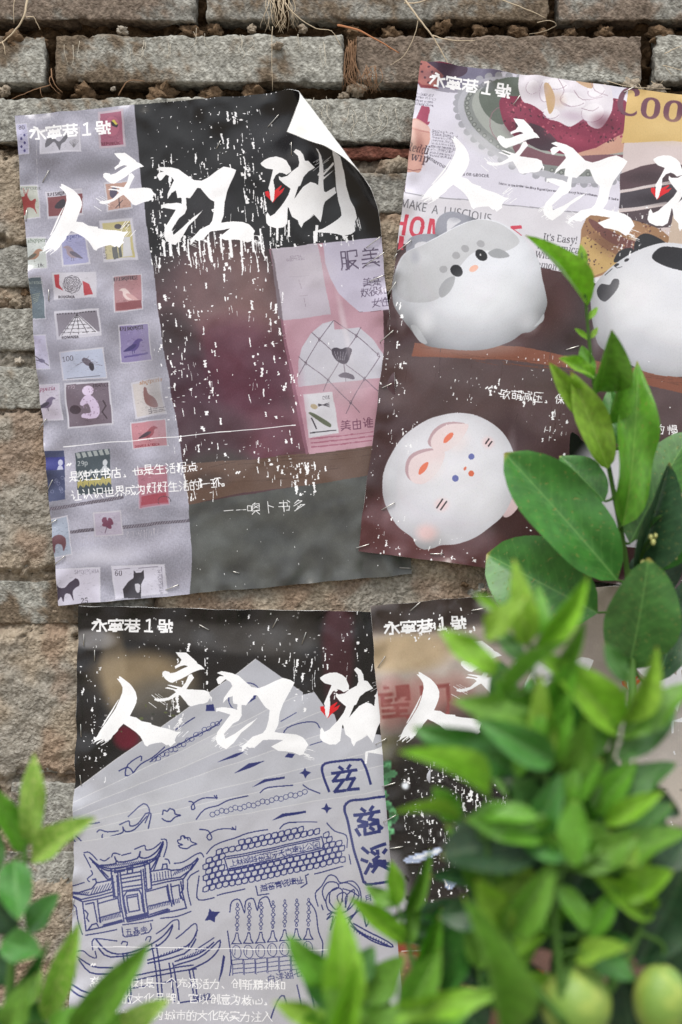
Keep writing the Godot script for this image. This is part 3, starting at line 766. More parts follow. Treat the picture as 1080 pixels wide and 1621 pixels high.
	oval(862, 212, 146, 71, rgb8(176, 176, 186), 20.6, 60)
	oval(862, 209, 136, 63, rgb8(128, 132, 130), 20.6, 60)
	oval(865, 205, 126, 57, rgb8(158, 162, 158), 20.6, 60)
	for i in 52:
		var f := TAU * i / 52.0
		var v := Vector2(cos(f) * 131, sin(f) * 61).rotated(0.36) + pc + Vector2(0, -4)
		if v.x < 985:
			oval(v.x, v.y, 3.6, 3.6, rgb8(88, 92, 90), 0, 10)
			oval(v.x, v.y, 2.4, 2.4, rgb8(150, 154, 150), 0, 10)
	area([770, 140, 810, 128, 850, 140, 800, 200, 770, 190, 756, 160], rgb8(92, 100, 92), 0, 0, 1, true)
	ring(800, 205, 26, 32, 1.0, rgb8(150, 110, 122), -30)
	area([792, 160, 830, 158, 985, 165, 986, 225, 972, 238, 930, 250, 880, 248, 830, 232, 800, 210, 790, 185], rgb8(126, 40, 66), 0, 0, 1, true)
	area([985, 215, 986, 245, 930, 256, 900, 250, 940, 240], rgb8(196, 150, 130))
	area([815, 232, 880, 252, 985, 250, 985, 262, 880, 268, 820, 252], rgb8(120, 82, 92), 0, 0, 1, true)
	area([812, 200, 850, 205, 880, 232, 860, 244, 830, 230], rgb8(64, 46, 56), 0, 0, 1, true)
	for i in 240:
		var px := rng.randf_range(795, 984)
		var py := rng.randf_range(165, 244)
		if py < 205 + (px - 795) * 0.22 and py > 130:
			oval(px, py, rng.randf_range(0.8, 3.0), rng.randf_range(0.6, 1.8), [rgb8(84, 20, 42), rgb8(156, 56, 84), rgb8(62, 24, 38), rgb8(182, 92, 108)][rng.randi() % 4], rng.randf_range(0, 180), 8)
	area([824, 118, 850, 122, 900, 130, 955, 136, 966, 160, 966, 178, 960, 192, 950, 206, 940, 210, 928, 204, 922, 194, 908, 202, 896, 206, 880, 198, 864, 194, 856, 184, 846, 176, 836, 170, 826, 166, 820, 152, 818, 136], rgb8(222, 216, 226), 0, 0, 1, true)
	for c in [[862, 150, 10, 18], [880, 140, 16, 8], [905, 165, 20, 10], [935, 185, 18, 14], [870, 185, 14, 8], [840, 145, 10, 10], [940, 150, 14, 10]]:
		oval(c[0], c[1], c[2], c[3], rgb8(236, 232, 240), rng.randf_range(-30, 30))
		ring(c[0], c[1], c[2], c[3], 0.8, rgb8(168, 146, 164), rng.randf_range(-30, 30), 16, 0.1, 0.6)
	area([858, 142, 866, 140, 876, 160, 874, 178, 866, 186, 862, 166], rgb8(196, 162, 120), 0, 0, 1, true)
	area([908, 134, 932, 136, 934, 146, 922, 144], rgb8(196, 162, 130), 0, 0, 1, true)
	for l in [[880, 130, 890, 150, 884, 165, 900, 175], [905, 150, 920, 165, 950, 160], [918, 178, 935, 182, 945, 176], [930, 130, 938, 150, 958, 158]]: line(l, 0.9, rgb8(158, 132, 150), 0, 0, 1, true)
	# the cook-book cover
	area([992, 138, 1250, 172, 1220, 480, 1100, 460, 910, 440, 930, 345, 975, 348], rgb8(206, 192, 192))
	area([992, 138, 1250, 172, 1240, 255, 1060, 228, 980, 232], rgb8(206, 174, 112))
	latin("Cook", 968, 187, 60, 7.3, rgb8(104, 62, 78), "Droid Serif", true, 0.95)
	area([978, 280, 1010, 268, 1045, 262, 1110, 270, 1110, 290, 1060, 294, 978, 305], rgb8(82, 62, 68))
	area([978, 310, 1060, 296, 1110, 300, 1105, 322, 1040, 328, 975, 334], rgb8(66, 58, 66))
	area([978, 340, 1060, 330, 1105, 335, 1100, 360, 1040, 366, 984, 372], rgb8(78, 64, 70))
	line([978, 307, 1055, 293, 1110, 296], 2.4, rgb8(206, 196, 198))
	line([975, 337, 1050, 326, 1105, 330], 2.4, rgb8(200, 190, 192))
	area([925, 348, 990, 350, 1045, 372, 1060, 400, 1010, 420, 960, 436, 915, 442], rgb8(150, 112, 80), 0, 0, 1, true)
	area([928, 350, 985, 380, 1040, 395, 1000, 402, 950, 380], rgb8(112, 70, 66), 0, 0, 1, true)
	area([918, 380, 950, 395, 975, 415, 940, 440, 914, 436], rgb8(188, 156, 100), 0, 0, 1, true)
	for i in 160: oval(rng.randf_range(922, 1050), rng.randf_range(352, 430), rng.randf_range(0.6, 2.4), rng.randf_range(0.5, 1.5), [rgb8(96, 52, 52), rgb8(190, 150, 110), rgb8(70, 44, 46)][rng.randi() % 3], rng.randf_range(0, 180), 7)
	area([1060, 345, 1110, 350, 1100, 420, 1050, 400], rgb8(196, 176, 160))
	# second page lettering
	latin("MAKE  A  LUSCIOUS", 631, 333, 18, 9.5, rgb8(92, 90, 98), "Droid Sans", false, 0.92)
	latin("HOM", 617, 374, 46, 8.5, rgb8(198, 62, 82), "Droid Sans", true, 0.8)
	area([806, 362, 823, 362, 824, 367, 812, 368, 824, 378, 820, 379, 806, 368], rgb8(198, 62, 82))
	line([788, 359, 798, 364], 1.6, rgb8(198, 62, 82))
	area([632, 378, 639, 379, 637, 400, 629, 399], rgb8(198, 62, 82))
	latin("It's Easy!", 856, 385, 15, 6, rgb8(62, 58, 66), "Droid Serif", false, 0.85, 0.1)
	latin("Economical…", 846, 398, 15, 7, rgb8(62, 58, 66), "Droid Serif", false, 0.85, 0.1)
	latin("With My-T-Fine", 842, 412, 14, 7, rgb8(62, 58, 66), "Droid Serif", false, 0.85, 0.1)
	latin("Lemon Flavor", 838, 427, 14, 7, rgb8(62, 58, 66), "Droid Serif", false, 0.85, 0.1)
	flecks(960, 330, 1060, 400, 60, 9, rng)
	for e in [[830, 215, 50, 22, 20, rgb8(60, 16, 32), 0.6], [900, 225, 60, 16, 15, rgb8(170, 70, 96), 0.5], [950, 200, 30, 22, 0, rgb8(84, 22, 42), 0.6], [850, 150, 26, 18, 0, rgb8(196, 182, 198), 0.5], [905, 190, 34, 12, 10, rgb8(190, 170, 190), 0.6], [940, 165, 22, 24, 0, rgb8(245, 240, 248), 0.5], [880, 165, 20, 18, 30, rgb8(200, 172, 150), 0.5], [760, 230, 60, 20, 30, rgb8(196, 198, 200), 0.6], [800, 260, 70, 12, 22, rgb8(214, 214, 222), 0.6], [1030, 285, 60, 16, 0, rgb8(40, 28, 34), 0.5], [1040, 320, 60, 14, 0, rgb8(36, 30, 36), 0.5], [960, 390, 40, 30, 30, rgb8(90, 54, 40), 0.5], [1000, 370, 40, 20, 20, rgb8(180, 140, 110), 0.5], [650, 225, 10, 40, -8, rgb8(236, 208, 196), 0.6], [664, 240, 10, 40, -8, rgb8(160, 104, 96), 0.5], [690, 128, 40, 16, 8, rgb8(48, 34, 50), 0.4], [760, 140, 30, 14, 10, rgb8(150, 148, 172), 0.5], [1060, 210, 90, 30, 0, rgb8(220, 192, 134), 0.5]]:
		soft(e[0], e[1], e[2], e[3], e[4], e[5], e[6])
	for i in 90:
		var gx := rng.randf_range(560, 1100)
		var gy := rng.randf_range(440, 860)
		line([gx, gy, gx - 3 - rng.randf() * 4, gy + rng.randf_range(20, 70)], 0.6, rgb8(74, 50, 50).lerp(rgb8(52, 34, 36), rng.randf()).lerp(rgb8(96, 70, 70), rng.randf() * 0.4))
	# grey-capped cat toy
	var tx := 600.0
	var ty := 320.0
	var ts := 3.6
	var grey := rgb8(148, 150, 162)
	toy([320, 200, 318, 150, 340, 95, 400, 70, 480, 90, 552, 118, 545, 145, 450, 170, 350, 215], tx, ty, ts, grey, 712, 355, 34)
	toy([158, 355, 150, 280, 170, 225, 230, 198, 325, 198, 335, 228, 260, 295, 215, 345, 185, 368], tx, ty, ts, grey, 662, 395, 34)
	area([385, 190, 385, 120, 420, 105, 460, 125, 430, 150, 400, 175], rgb8(208, 208, 216), tx, ty, ts, true)
	area([215, 320, 200, 260, 240, 238, 280, 250, 265, 275, 240, 300], rgb8(208, 208, 216), tx, ty, ts, true)
	toy([150, 300, 105, 360, 75, 470, 80, 580, 120, 660, 180, 740, 230, 800, 300, 835, 480, 852, 620, 845, 740, 805, 810, 760, 860, 750, 910, 700, 945, 600, 940, 520, 920, 440, 900, 360, 860, 280, 800, 210, 720, 150, 640, 118, 550, 115, 450, 150, 350, 200, 250, 250], tx, ty, ts, rgb8(224, 226, 234), 745, 430, 120)
	toy([160, 300, 110, 370, 90, 480, 120, 560, 220, 585, 330, 560, 400, 480, 450, 390, 520, 310, 600, 290, 720, 290, 790, 240, 720, 160, 640, 125, 550, 118, 450, 155, 350, 205, 250, 255], tx, ty, ts, rgb8(198, 199, 204), 745, 430, 125)
	area([335, 520, 350, 480, 380, 450, 425, 440, 415, 490, 390, 530, 350, 555], rgb8(158, 160, 166), tx, ty, ts, true)
	area([612, 305, 640, 285, 670, 278, 710, 295, 732, 322, 690, 332, 640, 328], rgb8(158, 160, 166), tx, ty, ts, true)
	area([178, 720, 210, 715, 245, 760, 270, 812, 225, 800], rgb8(166, 168, 174), tx, ty, ts, true)
	area([875, 725, 900, 690, 930, 650, 925, 690], rgb8(166, 168, 174), tx, ty, ts, true)
	for d in [[572, 253], [482, 283], [430, 322], [362, 396]]: oval(tx + d[0] / ts, ty + d[1] / ts, 6.4, 5.6, rgb8(166, 167, 172), 15)
	oval(tx + 573 / ts, ty + 317 / ts, 10.5, 8.0, rgb8(26, 26, 30), 40)
	oval(tx + 436 / ts, ty + 407 / ts, 10.5, 8.4, rgb8(26, 26, 30), 40)
	oval(tx + 568 / ts, ty + 315 / ts, 1.2, 1.8, rgb8(210, 210, 214))
	oval(tx + 533 / ts, ty + 394 / ts, 7.5, 4.8, rgb8(238, 178, 156), -30)
	for e in [[745, 548, 120, 26, 0, rgb8(190, 192, 204), 0.4], [760, 470, 90, 60, -10, rgb8(240, 241, 247), 0.5], [672, 510, 24, 34, 0, rgb8(240, 241, 247), 0.5], [836, 515, 24, 26, 20, rgb8(236, 237, 246), 0.4], [636, 470, 14, 80, 0, rgb8(190, 192, 200), 0.35], [720, 350, 18, 10, 0, rgb8(140, 142, 154), 0.5], [655, 410, 12, 16, 0, rgb8(138, 140, 152), 0.5]]:
		soft(e[0], e[1], e[2], e[3], e[4], e[5], e[6])
	# black and white toy
	tx = 760.0
	ty = 360.0
	ts = 3.375
	area([700, 200, 725, 140, 790, 120, 800, 160], rgb8(34, 33, 37), tx, ty, ts, true)
	area([810, 150, 815, 75, 870, 45, 960, 90, 980, 120, 880, 150], rgb8(34, 33, 37), tx, ty, ts, true)
	area([690, 690, 780, 720, 800, 760, 700, 790, 670, 740], rgb8(44, 40, 43), tx, ty, ts, true)
	toy([580, 390, 600, 330, 640, 270, 700, 210, 790, 150, 880, 115, 980, 97, 1080, 105, 1250, 150, 1350, 300, 1370, 560, 1250, 760, 1080, 800, 970, 798, 870, 780, 780, 740, 700, 690, 620, 640, 590, 540], tx, ty, ts, rgb8(221, 222, 229), 1055, 480, 118)
	area([900, 165, 940, 125, 1000, 118, 1080, 130, 1250, 190, 1250, 300, 1080, 250, 980, 225, 915, 195], rgb8(34, 33, 38), tx, ty, ts, true)
	area([618, 380, 615, 345, 640, 315, 680, 320, 700, 290, 728, 290, 730, 325, 700, 370, 660, 408, 635, 402], rgb8(48, 47, 52), tx, ty, ts, true)
	for d in [[765, 185], [712, 212]]: oval(tx + d[0] / ts, ty + d[1] / ts, 4.2, 2.2, rgb8(42, 40, 45), -30)
	line([700, 215, 715, 228, 740, 222], 1.0, rgb8(52, 50, 54), tx, ty, ts, true)
	line([655, 268, 690, 232], 1.2, rgb8(52, 50, 54), tx, ty, ts)
	flecks(965, 372, 1010, 408, 30, 9, rng)
	for e in [[1010, 560, 80, 40, 10, rgb8(186, 187, 198), 0.55], [1000, 470, 60, 60, 0, rgb8(240, 240, 245), 0.6], [945, 520, 16, 60, 10, rgb8(190, 191, 200), 0.5], [1060, 520, 60, 40, 0, rgb8(232, 232, 238), 0.5]]:
		soft(e[0], e[1], e[2], e[3], e[4], e[5], e[6])
	# round pink-eared toy
	tx = 590.0
	ty = 620.0
	ts = 4.0
	toy([895, 560, 930, 630, 915, 720, 860, 785, 815, 790, 800, 700], tx, ty, ts, rgb8(232, 204, 208), 806, 790, 40)
	toy([60, 620, 70, 500, 110, 400, 180, 300, 270, 220, 380, 165, 520, 143, 650, 160, 770, 220, 850, 310, 890, 420, 897, 540, 880, 650, 815, 780, 740, 850, 640, 920, 520, 965, 420, 975, 380, 990, 320, 997, 270, 970, 240, 920, 160, 860, 100, 770, 68, 690], tx, ty, ts, rgb8(225, 224, 232), 715, 760, 122)
	area([346, 335, 350, 290, 385, 235, 450, 203, 540, 203, 585, 216, 575, 240, 480, 330, 400, 365], rgb8(190, 160, 168), tx, ty, ts, true)
	area([204, 520, 205, 450, 240, 398, 310, 365, 400, 362, 430, 385, 400, 460, 320, 555, 245, 565], rgb8(190, 160, 168), tx, ty, ts, true)
	area([362, 340, 368, 290, 410, 242, 470, 216, 550, 212, 600, 222, 560, 300, 470, 380, 390, 380], rgb8(232, 214, 218), tx, ty, ts, true)
	area([222, 520, 226, 455, 260, 410, 330, 380, 410, 372, 450, 400, 420, 490, 330, 580, 252, 572], rgb8(232, 214, 218), tx, ty, ts, true)
	for e in [[722, 702, 30, 24, -35, rgb8(236, 224, 228), 0.9], [682, 746, 30, 24, -40, rgb8(236, 224, 228), 0.9], [674, 842, 26, 22, 0, rgb8(236, 204, 206), 1.2], [700, 822, 120, 34, 20, rgb8(204, 202, 216), 0.35], [735, 780, 90, 60, 0, rgb8(238, 238, 245), 0.4], [622, 760, 16, 90, 10, rgb8(200, 204, 212), 0.4], [804, 740, 14, 80, 5, rgb8(204, 204, 214), 0.4], [771, 701, 14, 13, 0, rgb8(240, 205, 208), 0.9], [697, 799, 16, 15, 0, rgb8(240, 205, 208), 0.9], [730, 745, 60, 50, 0, rgb8(240, 240, 246), 0.4]]:
		soft(e[0], e[1], e[2], e[3], e[4], e[5], e[6])
	area([440, 330, 445, 300, 475, 272, 500, 270, 495, 295, 465, 325], rgb8(230, 122, 96), tx, ty, ts, true)
	area([285, 520, 295, 480, 325, 452, 348, 450, 335, 490, 305, 520], rgb8(230, 122, 96), tx, ty, ts, true)
	oval(tx + 618 / ts, ty + 417 / ts, 4.8, 4.8, rgb8(104, 112, 176))
	oval(tx + 517 / ts, ty + 554 / ts, 5.2, 5.2, rgb8(104, 112, 176))
	oval(tx + 618 / ts, ty + 523 / ts, 4.4, 4.8, rgb8(220, 110, 80), 30)
	oval(tx + 581 / ts, ty + 492 / ts, 2.0, 3.4, rgb8(220, 120, 96), 30)
	for l in [[730, 302, 708, 332], [748, 318, 726, 348], [435, 682, 398, 736], [460, 698, 422, 748]]: line(l, 2.2, rgb8(44, 38, 44), tx, ty, ts)
	# a last toy, mostly behind the leaves
	toy([470, 1130, 510, 1115, 540, 1150, 620, 1180, 760, 1200, 900, 1220, 1080, 1300, 1150, 1500, 900, 1700, 600, 1650, 480, 1450], 760, 360, 3.375, rgb8(218, 216, 224), 1000, 790, 90)
	area([860, 1210, 890, 1230, 840, 1330, 820, 1300], rgb8(222, 160, 130), 760, 360, 3.375)
	area([1040, 1420, 1080, 1440, 1080, 1540, 1050, 1500], rgb8(214, 140, 104), 760, 360, 3.375)
	as_photo(Color(0.5, 0.48, 0.52, 0.05))
	hanzi("“", 766, 614, 13, 12, 7, 2.0, INK)
	hanzi("软萌减压，保持本", 791, 618, 14.5, 17.2, 4.8, 1.2, INK)
	hanzi("好奇", 975, 634, 14.5, 17.2, 4.8, 1.2, INK)
	hanzi("的慢", 1032, 672, 15, 21, 4, 1.2, INK, 0.02)
	for f in [[590, 560, 640, 640, 26, 9], [610, 640, 660, 720, 24, 8], [700, 590, 760, 640, 16, 5], [770, 600, 790, 625, 8, 12], [820, 620, 850, 650, 10, 10], [855, 655, 895, 720, 26, 12], [585, 820, 640, 880, 22, 10], [650, 850, 780, 890, 26, 8], [800, 560, 880, 600, 12, 6], [610, 440, 640, 590, 20, 14], [680, 560, 1060, 700, 46, 3], [580, 700, 600, 860, 20, 3], [830, 790, 860, 850, 14, 9]]:
		flecks(f[0], f[1], f[2], f[3], f[4], f[5], rng)
	title(Vector2(665, 104), 7.3, Vector2(3.5, -3.5))
	logo(681, 124, 8.0)
	grain(Rect2i(0, 0, PW, PH))
	return ImageTexture.create_from_image(pg)

const NAVY := Color(0.18, 0.20, 0.42)
func art(list: Array, ox: float, oy: float, s: float, w := 1.0, soft := false) -> void:
	for l in list: line(l, w * 2.0, NAVY, ox, oy, s, soft)

func rung(x0: float, y0: float, x1: float, y1: float, dx: float, dy: float, n: int, ox: float, oy: float, s: float) -> void:
	for i in n + 1:
		var f := float(i) / n
		line([lerpf(x0, x1, f), lerpf(y0, y1, f), lerpf(x0, x1, f) + dx, lerpf(y0, y1, f) + dy], 1.25, NAVY, ox, oy, s)

func stones(ox: float, oy: float, s: float) -> void:
	# rounded stones laid in rows that climb to the right, leaving the name board free
	var board := PackedVector2Array([Vector2(172, 482), Vector2(668, 376), Vector2(692, 452), Vector2(196, 566)])
	var tops := [[70, 540], [110, 480], [170, 440], [270, 395], [400, 372], [500, 335], [525, 335], [640, 340], [690, 350], [740, 395], [790, 400]]
	for r in 11:
		for c in 23:
			var x := 88.0 + c * 32.5 + (16.0 if r % 2 else 0.0)
			var y := 648.0 - (x - 75.0) * 0.211 - r * 28.0
			if x > 782: continue
			var top := 1e9
			for k in tops.size() - 1:
				if x >= tops[k][0] and x <= tops[k + 1][0]:
					top = lerpf(tops[k][1], tops[k + 1][1], (x - tops[k][0]) / (tops[k + 1][0] - tops[k][0]))
			if y < top + 10 or Geometry2D.is_point_in_polygon(Vector2(x, y), board): continue
			var p := []
			for e in [[-14, -9], [-3, -13], [12, -13], [15, 0], [11, 12], [-4, 14], [-14, 9], [-14, -9]]: p.append_array([x + e[0] + randf_range(-1.5, 1.5), y + e[1] - e[0] * 0.21])
			line(p, 1.6, NAVY, ox, oy, s)

func card_face(ox6: float, oy6: float, ox7: float, oy7: float) -> void:
	var s := 4.154
	art([[145, 330, 185, 415], [145, 320, 180, 315, 230, 365], [250, 360, 280, 370, 310, 350], [325, 345, 340, 320, 380, 330], [390, 335, 450, 320], [475, 295, 540, 270, 550, 300, 600, 290, 650, 250], [655, 230, 685, 232, 688, 270, 665, 345], [735, 390, 800, 380, 870, 335, 910, 320, 930, 345], [50, 540, 90, 535, 150, 515], [190, 435, 200, 460, 170, 490, 185, 510], [675, 360, 695, 365, 705, 390], [900, 435, 825, 500, 850, 660], [850, 700, 760, 735, 650, 750], [60, 660, 95, 680, 105, 760, 135, 855], [155, 860, 260, 840, 360, 820]], ox6, oy6, s, 0.9, true)
	art([[180, 350, 240, 400, 330, 425, 430, 405, 560, 370, 620, 340, 665, 250], [200, 380, 260, 420, 330, 440, 440, 420, 560, 390, 640, 340], [240, 400, 350, 390, 345, 345, 370, 380, 490, 355, 512, 310, 507, 345, 560, 350, 620, 310, 665, 245]], ox6, oy6, s, 1.15, true)
	art([[180, 350, 300, 495, 320, 490], [255, 430, 305, 480], [665, 260, 600, 430], [640, 330, 580, 430], [320, 425, 560, 380], [345, 430, 345, 450, 410, 435], [470, 415, 535, 400, 535, 390], [425, 405, 460, 400, 462, 450, 428, 455, 425, 405], [435, 415, 452, 413], [435, 428, 452, 426], [320, 430, 345, 610, 375, 605, 360, 470], [330, 470, 355, 610], [365, 450, 410, 770], [380, 450, 430, 765], [515, 430, 550, 720], [530, 425, 570, 715], [540, 400, 560, 560, 590, 550, 570, 390], [390, 465, 510, 440], [390, 490, 515, 465], [395, 515, 520, 490], [400, 545, 520, 525], [400, 570, 525, 545], [430, 600, 500, 585, 515, 690, 445, 705, 430, 600], [440, 612, 492, 600], [410, 605, 430, 570, 510, 560, 525, 590, 540, 700], [410, 605, 430, 715], [420, 745, 560, 710, 575, 735, 435, 770, 420, 745], [425, 752, 565, 718], [430, 760, 568, 726], [270, 800, 400, 765], [275, 790, 395, 758], [580, 735, 710, 695], [580, 722, 700, 688]], ox6, oy6, s, 1.15)
	art([[60, 580, 110, 585, 200, 555, 230, 515, 320, 500], [205, 495, 222, 490, 230, 515], [55, 600, 130, 630, 340, 575], [60, 610, 140, 645, 345, 595], [60, 590, 180, 600, 320, 560], [140, 650, 160, 830, 400, 770], [160, 660, 215, 645, 235, 770], [240, 630, 255, 775], [245, 650, 375, 615, 390, 705, 260, 740], [155, 700, 175, 720, 165, 750, 180, 770], [170, 830, 200, 790, 230, 780, 240, 800], [580, 440, 680, 425, 720, 435, 780, 430, 850, 395, 890, 355], [655, 425, 660, 395, 685, 392, 690, 425], [590, 510, 780, 480, 850, 430, 890, 370], [590, 530, 800, 490, 895, 360], [560, 570, 690, 540, 710, 640, 575, 665], [695, 530, 725, 670], [715, 525, 740, 660], [720, 545, 770, 530, 785, 620], [780, 510, 820, 680, 570, 740], [795, 500, 800, 560, 780, 590, 800, 630]], ox6, oy6, s, 1.1)
	rung(190, 600, 320, 565, 28, -55, 7, ox6, oy6, s)
	rung(590, 500, 720, 482, -6, -45, 7, ox6, oy6, s)
	rung(250, 770, 388, 735, -4, -28, 14, ox6, oy6, s)
	rung(578, 690, 775, 645, -4, -26, 18, ox6, oy6, s)
	rung(260, 418, 600, 372, 14, -16, 24, ox6, oy6, s)
	rung(730, 470, 860, 415, 14, -26, 9, ox6, oy6, s)
	rung(60, 600, 170, 592, 12, -14, 8, ox6, oy6, s)
	art([[765, 260, 760, 240, 780, 235, 785, 215, 805, 212, 815, 225, 840, 225, 850, 250, 885, 262, 850, 275, 820, 295, 780, 290, 765, 275, 790, 270, 765, 260], [800, 212, 808, 230], [825, 222, 830, 240]], ox6, oy6, s, 0.9, true)
	area([970, 680, 985, 700, 1040, 705, 1010, 735, 1005, 770, 975, 755, 940, 760, 960, 725], NAVY, ox6, oy6, s)
	art([[395, 805, 400, 860, 415, 870, 500, 855], [520, 850, 570, 840, 590, 815, 585, 780], [400, 790, 600, 760]], ox6, oy6, s, 0.9)
	hanzi("五磊寺", ox6 + 415 / s, oy6 + 818 / s, 10.0, 12.2, -9, 0.95, NAVY)
	# second temple
	art([[205, 950, 210, 880, 360, 895], [620, 850, 680, 810, 730, 765, 770, 760, 770, 820], [750, 880, 800, 840, 870, 780, 890, 800, 880, 860], [880, 950, 1000, 870], [80, 970, 140, 960, 180, 990, 225, 1005, 220, 960], [390, 915, 400, 900, 430, 905, 425, 925], [550, 890, 560, 870, 585, 870, 575, 900]], ox6, oy6, s, 0.9, true)
	art([[220, 880, 300, 960, 400, 980, 560, 930, 660, 870, 730, 790], [240, 935, 320, 1000, 560, 960, 680, 890, 730, 800], [560, 1020, 760, 960, 850, 900, 890, 820], [560, 1040, 800, 980, 880, 880], [730, 1060, 900, 1000, 990, 930, 1040, 890, 1030, 950, 960, 1020, 840, 1080], [740, 1030, 900, 975, 1000, 900], [100, 1000, 200, 1060, 330, 1070], [110, 1020, 180, 1100, 330, 1110], [60, 1180, 180, 1230, 330, 1240], [60, 1210, 160, 1260, 330, 1275]], ox6, oy6, s, 1.15, true)
	art([[590, 920, 640, 1290], [620, 920, 665, 1290], [700, 1040, 740, 1290], [725, 1040, 770, 1290], [400, 985, 440, 1290], [425, 980, 460, 1290], [330, 1140, 860, 1050], [330, 1170, 880, 1075], [440, 1200, 600, 1180], [640, 1170, 740, 1155], [830, 1080, 870, 1290], [855, 1075, 890, 1290], [560, 1330, 680, 1310], [780, 1300, 900, 1280]], ox6, oy6, s, 1.1)
	rung(760, 1030, 960, 940, 14, -20, 11, ox6, oy6, s)
	rung(620, 1010, 830, 935, 12, -20, 11, ox6, oy6, s)
	area([1062, 985, 1075, 1000, 1050, 1100, 1020, 1180, 1040, 1080], NAVY, ox6, oy6, s)
	hanzi("古镇", ox6 + 870 / s, oy6 + 1250 / s, 11.0, 13, -9, 0.95, NAVY)
	# stone wall with the name board
	var t := 3.176
	stones(ox7, oy7, t)
	art([[180, 492, 665, 387, 685, 450, 202, 560, 180, 492], [192, 500, 655, 398], [205, 548, 676, 442]], ox7, oy7, t, 0.9)
	hanzi("上林湖越窑国家考古遗址公园", ox7 + 205 / t, oy7 + 506 / t, 10.0, 11.2, -12.3, 0.8, NAVY, 0.05)
	art([[90, 470, 130, 430, 230, 395, 300, 365, 395, 350], [455, 345, 500, 315, 640, 315], [690, 320, 730, 360, 790, 380, 795, 440], [55, 580, 45, 650, 55, 700, 130, 690], [145, 680, 280, 645], [58, 350, 100, 355, 120, 390, 105, 402, 98, 378, 150, 350, 230, 350], [220, 340, 236, 352, 238, 335], [630, 570, 720, 550, 770, 535], [805, 475, 810, 520]], ox7, oy7, t, 0.9, true)
	area([415, 305, 470, 270, 585, 258, 585, 268, 480, 285], NAVY, ox7, oy7, t)
	area([690, 220, 700, 240, 718, 245, 700, 255, 690, 272, 682, 255, 662, 248, 680, 240], NAVY, ox7, oy7, t)
	hanzi("越窑青瓷遗址", ox7 + 355 / t, oy7 + 625 / t, 10.5, 11.6, -11, 0.95, NAVY)
	art([[335, 630, 345, 675, 400, 670], [560, 640, 590, 620, 585, 580, 600, 572]], ox7, oy7, t, 0.9)
	art([[1060, 180, 860, 198, 800, 212, 780, 250, 800, 330, 865, 580, 880, 610, 910, 622, 1060, 600]], ox7, oy7, t, 2.0, true)
	hanzi("慈", ox7 + 825 / t, oy7 + 250 / t, 40, 44, -8, 4.6, NAVY)
	hanzi("溪", ox7 + 860 / t, oy7 + 440 / t, 40, 44, -8, 4.6, NAVY)

